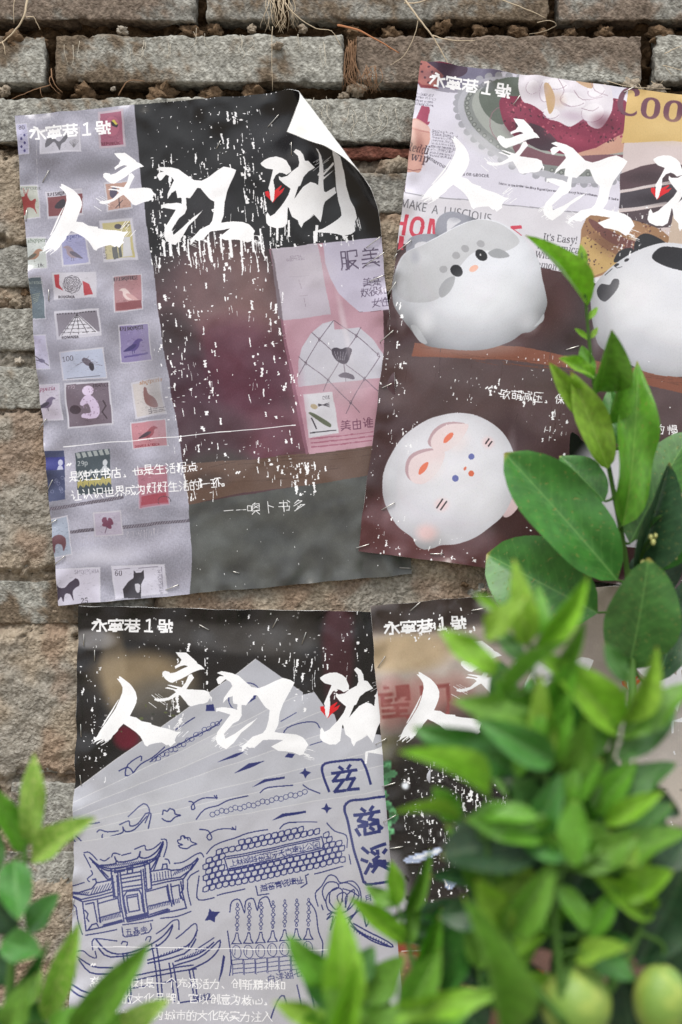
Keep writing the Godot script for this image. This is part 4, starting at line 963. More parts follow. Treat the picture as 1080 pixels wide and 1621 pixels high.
func print_cards() -> ImageTexture:
	var corner := Vector2(127, 958)
	open_page(corner, 1.2)
	var rng := RandomNumberGenerator.new()
	rng.seed = 31
	seed(31)
	backdrop(rgb8(30, 28, 29), [[225, 1075, 70, 40, rgb8(158, 138, 108), 0.75], [180, 1060, 18, 60, rgb8(150, 134, 110), 0.5], [260, 1130, 60, 50, rgb8(84, 82, 80), 0.7], [400, 1010, 90, 20, rgb8(92, 90, 90), 0.6], [300, 1000, 90, 16, rgb8(62, 60, 60), 0.7], [150, 1010, 30, 14, rgb8(150, 148, 150), 0.7], [535, 1020, 22, 90, rgb8(66, 36, 44), 0.9], [200, 1165, 18, 16, rgb8(92, 26, 42), 1.0], [450, 1000, 40, 40, rgb8(72, 68, 66), 0.5], [140, 1180, 30, 100, rgb8(34, 32, 33), 0.8]], 33)
	for i in 30: oval(rng.randf_range(160, 300), rng.randf_range(1095, 1160), rng.randf_range(1, 4), rng.randf_range(1, 3), [rgb8(86, 92, 62), rgb8(112, 108, 108), rgb8(54, 56, 50)][rng.randi() % 3], 0, 8)
	for i in 22: oval(rng.randf_range(240, 560), rng.randf_range(965, 1040), rng.randf_range(0.8, 2.5), rng.randf_range(0.8, 2.5), rgb8(128, 126, 128), 0, 8)
	# the fan of cards, back to front
	var tones := [rgb8(174, 175, 185), rgb8(180, 181, 191), rgb8(176, 177, 188), rgb8(182, 183, 193), rgb8(178, 179, 190), rgb8(183, 184, 194), rgb8(184, 184, 194)]
	var sheets := [[100, 1262, 405, 1042, 480, 1094, 520, 1700, 100, 1700], [100, 1276, 470, 1100, 498, 1094, 540, 1150, 600, 1700, 100, 1700], [100, 1288, 510, 1124, 530, 1128, 700, 1700, 100, 1700], [100, 1298, 540, 1150, 720, 1180, 700, 1700, 100, 1700], [100, 1308, 700, 1160, 720, 1700, 100, 1700], [100, 1318, 700, 1188, 720, 1700, 100, 1700], [100, 1334, 700, 1232, 730, 1700, 90, 1760]]
	var edge := rgb8(206, 206, 210)
	for k in 7:
		area(sheets[k], tones[k])
		line(sheets[k].slice(0, 4), 1.0, edge)
		if k == 0:
			art([[190, 1218, 205, 1212, 212, 1222, 200, 1225, 205, 1208, 225, 1195, 226, 1202], [212, 1222, 225, 1208, 245, 1196, 262, 1180], [240, 1204, 262, 1186, 280, 1178, 300, 1168, 318, 1160, 342, 1148, 352, 1138], [280, 1152, 310, 1134], [160, 1262, 170, 1252, 175, 1256]], 0, 0, 1, 0.9, true)
			for i in 16: ring(246 + i * 6.6, 1200 - i * 3.9 + (i % 2) * 3, 4.0, 3.4, 0.8, NAVY, -25, 8)
			area([328, 1114, 339, 1113, 341, 1124, 327, 1124], NAVY)
			ring(388, 1102, 26, 22, 1.6, NAVY, -30, 20, 0.4, 1.05)
			hanzi("慈", 374, 1092, 24, 24, -28, 2.6, NAVY)
		if k == 2:
			line([447, 1165, 455, 1150, 480, 1142, 500, 1142, 506, 1150], 1.6, NAVY, 0, 0, 1, true)
			line([445, 1140, 470, 1126], 1.2, NAVY)
		if k == 3:
			area([345, 1206, 375, 1190, 392, 1186, 374, 1196], NAVY)
			line([490, 1178, 520, 1168], 1.2, NAVY)
		if k == 4:
			area([372, 1222, 395, 1206, 420, 1202, 400, 1212], NAVY)
			area([456, 1190, 466, 1192, 462, 1198, 450, 1196], NAVY)
			area([481, 1214, 486, 1220, 492, 1221, 486, 1225, 483, 1230, 480, 1224, 475, 1222, 481, 1219], NAVY)
		if k == 5:
			art([[118, 1290, 140, 1300, 160, 1298], [205, 1290, 228, 1270, 238, 1282, 232, 1300]], 0, 0, 1, 0.9, true)
			art([[700 - 0, 160, 665, 60, 680, 20, 760, 4, 840, 0, 870, 10, 908, 120]], 300, 1200, 3.176, 1.9, true)
			hanzi("兹", 524, 1213, 38, 40, -8, 4.2, NAVY)
			art([[0, 210, 20, 215, 30, 245, 15, 250, 18, 225, 70, 195, 140, 195], [130, 182, 143, 196, 142, 180], [40, 300, 80, 250, 150, 230, 200, 205, 300, 180], [360, 165, 400, 140, 520, 130], [570, 128, 600, 150, 655, 172]], 300, 1200, 3.176, 0.9, true)
			for i in 21: ring(300 + (120 + i * 23) / 3.176, 1200 + (275 - i * 5.2 - (i % 3) * 4) / 3.176, 4.2, 4.0, 0.85, NAVY, 0, 8)
			area([318, 138, 380, 100, 480, 85, 480, 95, 390, 112], NAVY, 300, 1200, 3.176)
			area([578, 42, 586, 58, 604, 64, 588, 74, 580, 90, 572, 74, 552, 70, 570, 60], NAVY, 300, 1200, 3.176)
			art([[230, 180, 250, 165, 300, 180, 370, 175], [380, 135, 440, 110, 450, 145, 500, 130, 545, 70], [545, 65, 575, 60, 585, 80, 570, 160], [265, 195, 270, 225, 330, 208, 400, 185, 400, 150, 418, 180, 480, 165, 560, 80], [65, 205, 90, 250], [95, 205, 130, 245], [660, 70, 665, 40, 690, 48, 705, 30, 735, 40, 745, 65, 780, 75, 745, 85, 715, 112, 680, 108, 660, 95]], 100, 1270, 4.154, 1.0, true)
	card_face(100, 1270, 300, 1200)
	# the seven stupas
	for i in 7:
		var x := 377.0 + i * 18.6
		var y := 1428.0 - i * 1.2
		for k in 7: ring(x, y + k * 6.4, 1.6 + (k % 2) * 1.5, 2.6, 1.1, NAVY, 0, 8)
		area([x - 2, y + 44, x + 2, y + 44, x + 4, y + 54, x + 9, y + 62, x - 9, y + 63, x - 4, y + 54], NAVY)
		area([x - 1, y + 46, x + 1, y + 46, x + 3, y + 56, x + 6, y + 61, x - 6, y + 61, x - 3, y + 56], tones[6])
		ring(x, y + 75, 7.2, 10.5, 1.0, NAVY, -6, 14)
		line([x - 2, y + 68, x - 3, y + 80], 0.8, NAVY)
		for k in 4: line([x - 8 + k % 2, y + 88 + k * 7, x + 9 - k % 2, y + 86 + k * 7], 1.1, NAVY)
		line([x - 8, y + 87, x - 8, y + 112], 1.0, NAVY)
		line([x + 9, y + 86, x + 9, y + 110], 1.0, NAVY)
	art([[365, 1440, 368, 1424, 380, 1420, 388, 1440, 390, 1422, 402, 1418, 408, 1436, 412, 1420, 424, 1416, 430, 1432], [490, 1424, 500, 1440, 505, 1470, 512, 1490, 510, 1510], [362, 1470, 368, 1510, 364, 1540]], 0, 0, 1, 0.9, true)
	hanzi("白洋湖七塔", 423, 1540, 12.0, 14.0, -11, 1.0, NAVY)
	# peony
	art([[225, 135, 214, 82, 240, 50, 270, 8, 300, 14, 320, 40, 370, 28, 402, 60, 412, 110, 395, 142, 378, 172, 322, 202], [255, 112, 243, 72, 262, 38, 300, 38, 312, 60, 272, 80, 258, 115], [308, 46, 350, 38, 392, 64, 402, 92, 375, 75, 330, 64], [275, 122, 278, 76, 310, 60, 332, 80, 322, 132, 300, 152, 275, 122], [320, 132, 308, 96, 335, 80, 352, 96, 342, 142], [345, 142, 345, 100, 377, 64, 380, 98, 350, 152], [258, 112, 268, 150, 300, 165, 348, 158, 392, 112, 402, 92], [265, 172, 285, 164, 312, 172, 345, 160], [285, 166, 264, 192, 290, 180, 280, 238, 302, 182, 310, 206, 318, 172], [240, 130, 246, 150], [330, 95, 332, 120]], 420, 1380, 2.7, 0.9, true)
	hanzi("月", 578, 1414, 9, 10, -10, 0.9, NAVY)
	# bridge at the lower right
	art([[552, 1452, 566, 1468, 590, 1482, 618, 1496], [552, 1452, 572, 1436, 580, 1462, 586, 1444], [560, 1458, 614, 1488, 618, 1496, 590, 1486, 556, 1462], [545, 1470, 560, 1445, 575, 1430], [470, 1555, 476, 1580, 480, 1610], [490, 1552, 498, 1590], [430, 1610, 440, 1580, 450, 1572, 458, 1600]], 0, 0, 1, 1.1, true)
	rung(562, 1466, 612, 1490, -1, 5, 12, 0, 0, 1)
	for e in [[200, 1290, 160, 30, -20, rgb8(200, 200, 203), 0.5], [330, 1180, 120, 20, -28, rgb8(196, 196, 199), 0.5], [480, 1560, 160, 60, 0, rgb8(176, 176, 180), 0.5], [560, 1330, 60, 120, 0, rgb8(194, 193, 196), 0.4], [200, 1420, 120, 90, 0, rgb8(192, 191, 195), 0.4]]:
		soft(e[0], e[1], e[2], e[3], e[4], e[5], e[6] * 0.5)
	as_photo(Color(0, 0, 0, 0))
	for f in [[130, 1050, 170, 1200, 40, 10], [130, 970, 300, 1040, 30, 3], [280, 1010, 330, 1090, 18, 16], [270, 1095, 300, 1150, 18, 20], [440, 1000, 590, 1130, 60, 14], [460, 1040, 500, 1110, 24, 24], [380, 965, 600, 1040, 34, 8], [250, 1040, 330, 1120, 24, 9], [128, 1180, 170, 1240, 14, 9], [300, 970, 420, 1050, 30, 3]]:
		flecks(f[0], f[1], f[2], f[3], f[4], f[5], rng)
	for d in [[152, 1130, 22], [170, 1175, 20], [274, 1100, 26], [282, 1096, 22]]: flecks(d[0] - 2, d[1], d[0] + 2, d[1] + d[2], 6, d[2], rng)
	title(corner, 1.2, Vector2(3.5, -3.5))
	logo(149, 979, 0.6)
	line([147, 1494, 520, 1500], 1.1, INK)
	hanzi("“", 144, 1521, 12, 12, 1, 2.2, INK)
	hanzi("慈溪文创社是一个充满活力、创新精神和", 145, 1541, 15.2, 17.1, 1.2, 1.25, INK)
	hanzi("情怀的文化品牌，它以创意为核心，", 162, 1566, 15.2, 17.1, 1.2, 1.25, INK)
	hanzi("文化为魂，为城市的文化软实力注入", 161, 1592, 15.2, 17.1, 1.2, 1.25, INK)
	grain(Rect2i(0, 0, PW, PH))
	return ImageTexture.create_from_image(pg)

func print_tea_table() -> ImageTexture:
	var corner := Vector2(586, 957)
	open_page(corner, -4.6)
	var rng := RandomNumberGenerator.new()
	rng.seed = 43
	backdrop(rgb8(176, 164, 156), [[690, 965, 130, 26, rgb8(58, 48, 46), 1.0], [800, 950, 40, 18, rgb8(210, 210, 218), 0.8], [640, 1030, 70, 26, rgb8(184, 162, 132), 0.9], [900, 1050, 160, 60, rgb8(176, 164, 158), 0.9], [620, 1110, 26, 36, rgb8(150, 92, 90), 0.55], [672, 1110, 40, 36, rgb8(156, 96, 94), 0.55], [720, 1110, 26, 40, rgb8(160, 104, 100), 0.45], [625, 1190, 40, 24, rgb8(128, 124, 88), 0.9], [700, 1290, 110, 130, rgb8(40, 37, 37), 1.0], [800, 1300, 140, 160, rgb8(46, 42, 42), 1.0], [1040, 1260, 80, 36, rgb8(206, 198, 188), 0.9], [1040, 1160, 80, 60, rgb8(196, 188, 182), 0.9], [610, 1400, 30, 60, rgb8(128, 126, 130), 0.8], [640, 1440, 26, 22, rgb8(202, 200, 210), 0.9], [690, 1460, 30, 26, rgb8(120, 70, 52), 0.9], [700, 1510, 90, 26, rgb8(190, 156, 120), 0.9], [700, 1580, 130, 60, rgb8(112, 74, 60), 0.9], [860, 1560, 200, 120, rgb8(92, 62, 54), 0.8], [705, 1630, 30, 30, rgb8(200, 200, 208), 0.8], [1000, 1400, 160, 80, rgb8(70, 62, 58), 0.8]], 53)
	hanzi("望门", 598, 1086, 46, 62, -2, 5.0, rgb8(140, 82, 80))
	for i in 40: oval(606 + sin(i * 0.31) * 9 + rng.randf_range(-7, 7) + i * 0.35, 1205 + i * 3.2, rng.randf_range(4, 8), rng.randf_range(4, 7), [rgb8(84, 138, 98), rgb8(98, 158, 112), rgb8(64, 104, 74)][rng.randi() % 3], 0, 12)
	for i in 60: oval(rng.randf_range(640, 760), rng.randf_range(1220, 1440), rng.randf_range(2, 12), rng.randf_range(2, 8), rgb8(40, 37, 37).lightened(rng.randf_range(-0.0, 0.12)), rng.randf_range(0, 90), 10)
	area([640, 1352, 690, 1336, 696, 1344, 650, 1362], rgb8(170, 182, 210), 0, 0, 1, true)
	area([655, 1350, 690, 1339, 692, 1343, 660, 1353], rgb8(226, 230, 240), 0, 0, 1, true)
	area([700, 1380, 716, 1372, 724, 1392, 708, 1404], rgb8(160, 174, 206), 0, 0, 1, true)
	area([590, 1470, 700, 1500, 860, 1530, 860, 1546, 700, 1520, 600, 1490], rgb8(150, 74, 58))
	for k in 4: line([620, 1500 + k * 11, 760, 1524 + k * 12], 1.2, rgb8(152, 118, 88))
	area([1000, 1215, 1200, 1205, 1200, 1270, 1000, 1278], rgb8(204, 194, 184))
	line([1020, 1245, 1090, 1246], 1.0, rgb8(140, 132, 128))
	soft(642, 1239, 9, 9, 0, rgb8(230, 236, 246), 1.4)
	as_photo(Color(0, 0, 0, 0), 0.16)
	for f in [[640, 1200, 740, 1330, 200, 10], [700, 1180, 800, 1400, 160, 16], [650, 1330, 760, 1450, 80, 12], [600, 960, 760, 1010, 40, 8], [655, 985, 745, 1010, 16, 22], [800, 1150, 1100, 1420, 120, 9], [600, 1000, 1000, 1600, 60, 3]]:
		flecks(f[0], f[1], f[2], f[3], f[4], f[5], rng)
	title(corner, -4.6, Vector2(3.5, -3.5))
	logo(608, 983, -4.0)
	line([635, 1500, 990, 1470], 1.1, INK)
	latin("nell", 645, 1551, 14, -4, INK, "Droid Sans Mono")
	hanzi("日", 738, 1528, 13, 17.1, -4.6, 1.25, INK)
	hanzi("青", 657, 1566, 15.2, 17.1, -4.6, 1.25, INK)
	hanzi("为", 712, 1610, 15.2, 17.1, -4.6, 1.25, INK)
	hanzi("在", 803, 1603, 15.2, 17.1, -4.6, 1.25, INK)
	grain(Rect2i(0, 0, PW, PH))
	return ImageTexture.create_from_image(pg)

# ------------------------------------------------------------------ the wall
var n_big := noise_of(101, 1.0, 3)
var n_mid := noise_of(102, 1.0, 3)
var n_fine := noise_of(103, 1.0, 2)

func mortar_mat() -> StandardMaterial3D:
	var m := StandardMaterial3D.new()
	m.vertex_color_use_as_albedo = true
	m.albedo_texture = noise_tex(7, 0.05, 7, Color(0.62, 0.60, 0.58), Color(1.0, 1.0, 1.0))
	m.uv1_triplanar = true
	m.uv1_world_triplanar = true
	m.uv1_scale = Vector3(9, 9, 9)
	m.roughness = 1.0
	m.metallic_specular = 0.2
	m.heightmap_enabled = true
	m.heightmap_texture = noise_tex(8, 0.06, 7, Color.BLACK, Color.WHITE)
	m.heightmap_scale = 0.16
	return m

func brick_mat() -> StandardMaterial3D:
	var m := StandardMaterial3D.new()
	m.vertex_color_use_as_albedo = true
	m.albedo_texture = noise_tex(17, 0.03, 7, Color(0.56, 0.55, 0.54), Color(1.0, 1.0, 1.0))
	m.uv1_triplanar = true
	m.uv1_world_triplanar = true
	m.uv1_scale = Vector3(11, 11, 11)
	m.roughness = 0.95
	m.metallic_specular = 0.25
	m.heightmap_enabled = true
	m.heightmap_texture = noise_tex(18, 0.06, 7, Color.BLACK, Color.WHITE)
	m.heightmap_scale = 0.11
	return m

func brick_mesh(w: float, h: float, d: float, step: float, sd: float, grey: Color, brown: Color, dirt: float, slope := 0.0) -> ArrayMesh:
	# a worn brick: rounded box in grid squares, its face pitted and its edges chipped; the origin is the middle of its face
	var hx := w / 2
	var hy := h / 2
	var nx := maxi(2, int(w / step))
	var ny := maxi(2, int(h / step))
	var nzz := maxi(2, int(d / (step * 2.0)))
	var r := 4.0
	var st := begin()
	var worn := func(p: Vector3) -> Array:
		var inner := Vector3(clampf(p.x, -hx + r, hx - r), clampf(p.y, -hy + r, hy - r), clampf(p.z, -d + r, -r))
		var o := p - inner
		var nrm := o.normalized()
		var v := inner + nrm * r
		var f := Vector3(v.x + sd * 71.0, v.y + sd * 37.0, v.z)
		var a := n_big.get_noise_3dv(f * 0.011)
		var b := n_mid.get_noise_3dv(f * 0.045)
		var c := n_fine.get_noise_3dv(f * 0.16)
		var chip := maxf(0.0, n_mid.get_noise_3dv(f * 0.02 + Vector3(300, 0, 0)) - 0.18) * 22.0
		var rim := maxf(absf(v.x) - hx + 14.0, absf(v.y) - hy + 14.0)
		chip *= clampf(rim / 14.0, 0.12, 1.0)
		v -= nrm * (chip + 1.5) - nrm * (a * 3.0 + b * 2.4 + c * 1.5)
		v.y += a * 2.5
		var k := smoothstep(-0.12, 0.22, n_big.get_noise_3dv(f * 0.006 + Vector3(0, 500, 0)) + b * 0.3 + c * 0.12 + dirt - 0.5 + slope * v.x / hx)
		var col := grey.lerp(brown, k) * (1.0 + c * 0.34 + b * 0.30 + a * 0.16)
		col.a = 1.0
		return [v * U, col]
	var face := func(o: Vector3, ex: Vector3, ey: Vector3, na: int, nb: int) -> void:
		var rows := []
		for j in nb + 1:
			var row := []
			for i in na + 1:
				row.append(worn.call(o + ex * (float(i) / na) + ey * (float(j) / nb)))
			rows.append(row)
		for j in nb:
			for i in na:
				for v in [rows[j][i], rows[j + 1][i], rows[j][i + 1], rows[j][i + 1], rows[j + 1][i], rows[j + 1][i + 1]]:
					st.set_color(v[1])
					st.add_vertex(v[0])
	face.call(Vector3(-hx, -hy, 0), Vector3(w, 0, 0), Vector3(0, h, 0), nx, ny)
	face.call(Vector3(-hx, hy, 0), Vector3(w, 0, 0), Vector3(0, 0, -d), nx, nzz)
	face.call(Vector3(-hx, -hy, -d), Vector3(w, 0, 0), Vector3(0, 0, d), nx, nzz)
	face.call(Vector3(-hx, -hy, -d), Vector3(0, 0, d), Vector3(0, h, 0), nzz, ny)
	face.call(Vector3(hx, -hy, 0), Vector3(0, 0, -d), Vector3(0, h, 0), nzz, ny)
	return finish(st)

# mud that has been smeared over the bricks: [x0, y0, x1, y1, how far it stands out in mm]
const MUD := [[-500, 246, 150, 384, 3.2], [-500, 655, 170, 905, 2.6], [-500, 1004, 170, 1226, 3.0], [-500, 1392, 150, 1640, 2.4], [540, 340, 700, 470, 1.5], [575, 520, 720, 760, 1.5], [240, 872, 900, 985, 1.8], [700, 152, 1100, 220, -3.0], [-500, 458, 140, 484, -2.0], [-500, 556, 140, 578, -3.0], [600, 250, 700, 272, -2.0], [950, 980, 1500, 1200, 1.5], [300, 1500, 900, 1800, 1.5]]
func mud(x: float, y: float) -> float:
	var best := -99.0
	var wob := n_mid.get_noise_2d(x * 0.03, y * 0.03) * 16.0 + n_fine.get_noise_2d(x * 0.1, y * 0.1) * 5.0
	for m in MUD:
		var inside := minf(minf(x - m[0], m[2] - x), minf(y - m[1], m[3] - y)) + wob
		if inside > -14.0:
			best = maxf(best, lerpf(-14.0, m[4], smoothstep(-14.0, 8.0, inside)))
	return best

func mortar_height(x: float, y: float) -> float:
	var a := n_big.get_noise_2d(x * 0.012, y * 0.02)
	var b := n_mid.get_noise_2d(x * 0.05 + 90.0, y * 0.07)
	var c := n_fine.get_noise_2d(x * 0.15, y * 0.15)
	var joint := lerpf(-25.0, -5.5, smoothstep(150.0, 330.0, y)) + (a * 14.0 + b * 8.0) * lerpf(1.0, 0.3, smoothstep(150.0, 330.0, y)) + c * 1.6
	var m := mud(x, y)
	if m > -90.0:
		m += a * 2.6 + b * 1.5 + c * 0.7
		return maxf(minf(joint, -3.0), m)
	return minf(joint, -1.2)

func build_mortar(wall: Node3D, mat: Material) -> void:
	var xs := []
	var ys := []
	var x := -420.0
	while x < 1500.0:
		xs.append(x)
		x += 4.0 if x > -60.0 and x < 1140.0 else 24.0
	var y := -420.0
	while y < 2445.0:
		ys.append(y)
		y += 4.0 if y > -60.0 and y < 1680.0 else 24.0
	var nx := xs.size()
	var ny := ys.size()
	var vs := PackedVector3Array()
	var cs := PackedColorArray()
	var ns := PackedVector3Array()
	var idx := PackedInt32Array()
	vs.resize(nx * ny)
	cs.resize(nx * ny)
	ns.resize(nx * ny)
	var soil := lin8(112, 92, 72)
	var tan := lin8(186, 173, 156)
	var ash := lin8(176, 171, 162)
	for j in ny:
		for i in nx:
			var px: float = xs[i]
			var py: float = ys[j]
			var h := mortar_height(px, py)
			vs[j * nx + i] = W(px, py, h * 0.001)
			var k := smoothstep(-10.0, 0.0, h)
			var g := smoothstep(-0.15, 0.3, n_big.get_noise_2d(px * 0.005 + 40.0, py * 0.006))
			var col := soil.lerp(tan.lerp(ash, g), maxf(k, smoothstep(200.0, 300.0, py))) * (1.0 + n_fine.get_noise_2d(px * 0.2, py * 0.2) * 0.18 + n_mid.get_noise_2d(px * 0.03, py * 0.03) * 0.25)
			col.a = 1.0
			col = col.lerp(lin8(170, 142, 122), 0.55 * smoothstep(0.0, 0.35, n_big.get_noise_2d(px * 0.008 - 70.0, py * 0.007)) * smoothstep(200.0, 300.0, py))
			cs[j * nx + i] = col
	for j in ny:
		for i in nx:
			var dx := vs[j * nx + mini(i + 1, nx - 1)] - vs[j * nx + maxi(i - 1, 0)]
			var dy := vs[maxi(j - 1, 0) * nx + i] - vs[mini(j + 1, ny - 1) * nx + i]
			ns[j * nx + i] = dx.cross(dy).normalized()
			if i + 1 < nx and j + 1 < ny:
				var k := j * nx + i
				idx.append_array([k, k + 1, k + nx, k + 1, k + nx + 1, k + nx])
	var arr := []
	arr.resize(Mesh.ARRAY_MAX)
	arr[Mesh.ARRAY_VERTEX] = vs
	arr[Mesh.ARRAY_NORMAL] = ns
	arr[Mesh.ARRAY_COLOR] = cs
	arr[Mesh.ARRAY_INDEX] = idx
	var am := ArrayMesh.new()
	am.add_surface_from_arrays(Mesh.PRIMITIVE_TRIANGLES, arr)
	part("mortar", am, mat, wall)

func lump_mesh(sd: int) -> ArrayMesh:
	var st := begin()
	var s := SphereMesh.new()
	s.radial_segments = 20
	s.rings = 12
	var a := s.get_mesh_arrays()
	var v: PackedVector3Array = a[Mesh.ARRAY_VERTEX]
	for i in a[Mesh.ARRAY_INDEX]:
		var p := v[i]
		st.add_vertex(p * (1.7 + n_mid.get_noise_3dv(p * 2.2 + Vector3(sd * 9, 0, 0)) * 1.5 + n_fine.get_noise_3dv(p * 6.0 + Vector3(sd * 9, 0, 0)) * 0.5))
	return finish(st)

func build_wall() -> void:
	var wall := thing("brick_wall", "old weathered wall of long grey bricks with crumbling brown mortar", "wall", Vector3.ZERO)
	var bm := brick_mat()
	var mm := mortar_mat()
	var rng := RandomNumberGenerator.new()
	rng.seed = 5
	var grey := lin8(178, 177, 171)
	var light := lin8(196, 196, 189)
	var brown := lin8(136, 122, 106)
	var rust := lin8(150, 136, 124)
	# courses: top, bottom, joints (left ends and right ends of the bricks), tone, dirt
	var courses := []
	for k in 4: courses.append([-420 + k * 93, -420 + k * 93 + 72])
	courses.append_array([[-46, 32, [[-420, -160], [-148, 311], [325, 434], [457, 871], [884, 1335], [1350, 1500]], grey, 0.62], [54, 132, [[-420, 72], [86, 545], [562, 1018], [1036, 1500]], light, 0.5], [154, 226, [[-420, -40], [-22, 440], [456, 905], [924, 1390], [1404, 1500]], light, 0.3]])
	for c in [[272, 338], [388, 456], [488, 556], [581, 650], [668, 738], [756, 826], [842, 905], [917, 990], [1022, 1095], [1115, 1190], [1208, 1228], [1238, 1320], [1346, 1416]]: courses.append(c)
	for k in 11: courses.append([1436 + k * 92, 1436 + k * 92 + 74])
	for ci in courses.size():
		var c: Array = courses[ci]
		var spans_ := []
		if c.size() > 2:
			spans_ = c[2]
		else:
			var x := -420.0
			var e := x + rng.randf_range(140, 440)
			while x < 1500.0:
				spans_.append([x, minf(e, 1500.0)])
				x = e + rng.randf_range(8, 15)
				e = x + rng.randf_range(430, 465)
		for s in spans_:
			var w: float = s[1] - s[0]
			if w < 20.0: continue
			var h: float = c[1] - c[0]
			var mx: float = (s[0] + s[1]) / 2.0
			var my: float = (c[0] + c[1]) / 2.0
			var seen: bool = my > -80 and my < 1680 and s[1] > -40 and s[0] < 1120
			var g: Color = (c[3] if c.size() > 2 else grey.lerp(light, rng.randf()))
			var bcol := brown if rng.randf() < 0.7 else rust
			var dirt: float = c[4] if c.size() > 2 else rng.randf_range(0.25, 0.6)
			if s[0] == 562: 
				bcol = rust
				dirt = 0.62
			var slope: float = -0.30 if s[0] == 86 else (0.12 if s[0] == -148 else 0.0)
			var o := part("brick", brick_mesh(w, h, 60.0, 4.5 if seen else 16.0, ci * 13.0 + mx * 0.01, g, bcol, dirt, slope), bm, wall)
			o.position = W(mx, my, rng.randf_range(-0.002, 0.0015))
			o.rotation = Vector3(rng.randf_range(-0.03, 0.03), rng.randf_range(-0.006, 0.006), deg_to_rad(rng.randf_range(-0.35, 0.35)))
	# the thin red tile in a joint
	var tile := part("red_tile", brick_mesh(230, 21, 50, 4.0, 3.3, lin8(140, 92, 80), lin8(118, 88, 78), 0.4), bm, wall)
	tile.position = W(610, 240, -0.004)
	tile.set_meta("label", "thin reddish tile wedged into the joint")
	build_mortar(wall, mm)
	# lumps of mortar and small stones caught in the joints
	var stone := mortar_mat()
	stone.vertex_color_use_as_albedo = false
	stone.albedo_color = rgb8(186, 174, 158)
	var soil := stone.duplicate()
	soil.albedo_color = rgb8(138, 116, 94)
	var pale := stone.duplicate()
	pale.albedo_color = rgb8(206, 198, 186)
	var meshes := [lump_mesh(1), lump_mesh(2), lump_mesh(3), lump_mesh(4)]
	for p in [[193, 46, 9, pale, -4], [440, 75, 9, stone, 4], [398, 45, 9, stone, -3], [480, 44, 9, stone, -3], [30, 572, 9, pale, -3], [565, 141, 15, stone, -4], [545, 150, 9, stone, -5], [5, 143, 11, stone, -4], [178, 138, 5, pale, -5], [700, 38, 16, soil, -10], [760, 44, 14, soil, -10], [820, 46, 18, soil, -11], [905, 48, 14, soil, -11], [960, 46, 16, soil, -11], [1050, 50, 20, soil, -10], [560, 46, 15, soil, -11], [620, 48, 16, soil, -11], [340, 42, 14, soil, -10], [300, 46, 18, soil, -12], [20, 60, 20, soil, -8], [60, 66, 14, soil, -9], [130, 142, 20, soil, -12], [250, 145, 26, soil, -12], [330, 146, 22, soil, -12], [400, 144, 22, soil, -11], [1000, 138, 20, stone, -6], [960, 142, 14, stone, -7], [1040, 142, 16, stone, -6], [860, 48, 10, soil, -9], [28, 480, 14, stone, -6], [8, 470, 10, stone, -6], [40, 462, 10, soil, -6], [76, 1063, 3, pale, 4], [735, 925, 6, soil, 4], [765, 935, 5, stone, 4]]:
		var o := part("pebble", meshes[rng.randi() % 4], p[3], wall)
		var r: float = p[2] * U
		o.transform = Transform3D(Basis.from_euler(Vector3(rng.randf() * 6, rng.randf() * 6, rng.randf() * 6)).scaled(Vector3(r, r * 0.8, r)), W(p[0], p[1], p[4] * 0.001))

# ------------------------------------------------------------------ dry roots
func root_mat(c: Color) -> StandardMaterial3D:
	var m := StandardMaterial3D.new()
	m.albedo_color = c
	m.roughness = 0.9
	m.metallic_specular = 0.3
	return m

func wobble(pts: Array, amount: float, rng: RandomNumberGenerator) -> Array:
	var out := []
	for p in curve3(pts, 4):
		out.append(p + Vector3(rng.randf_range(-1, 1), rng.randf_range(-1, 1), rng.randf_range(-0.5, 0.5)) * amount * U)
	return out

func root(label: String, mat: Material, strands: Array, rng: RandomNumberGenerator, group := "") -> void:
	# strands: [thickness, x, y, z mm, x, y, z mm, ...]
	var o := thing("dry_root", label, "root", W(strands[0][1], strands[0][2], 0), group)
	for s in strands:
		var pts := []
		for i in range(1, s.size() - 2, 3): pts.append(W(s[i], s[i + 1], s[i + 2] * 0.001) - o.position)
		var st := begin()
		tube(st, wobble(pts, 0.45, rng), s[0] * U * 0.5, s[0] * U * 0.22, 5)
		part("strand", finish(st), mat, o)

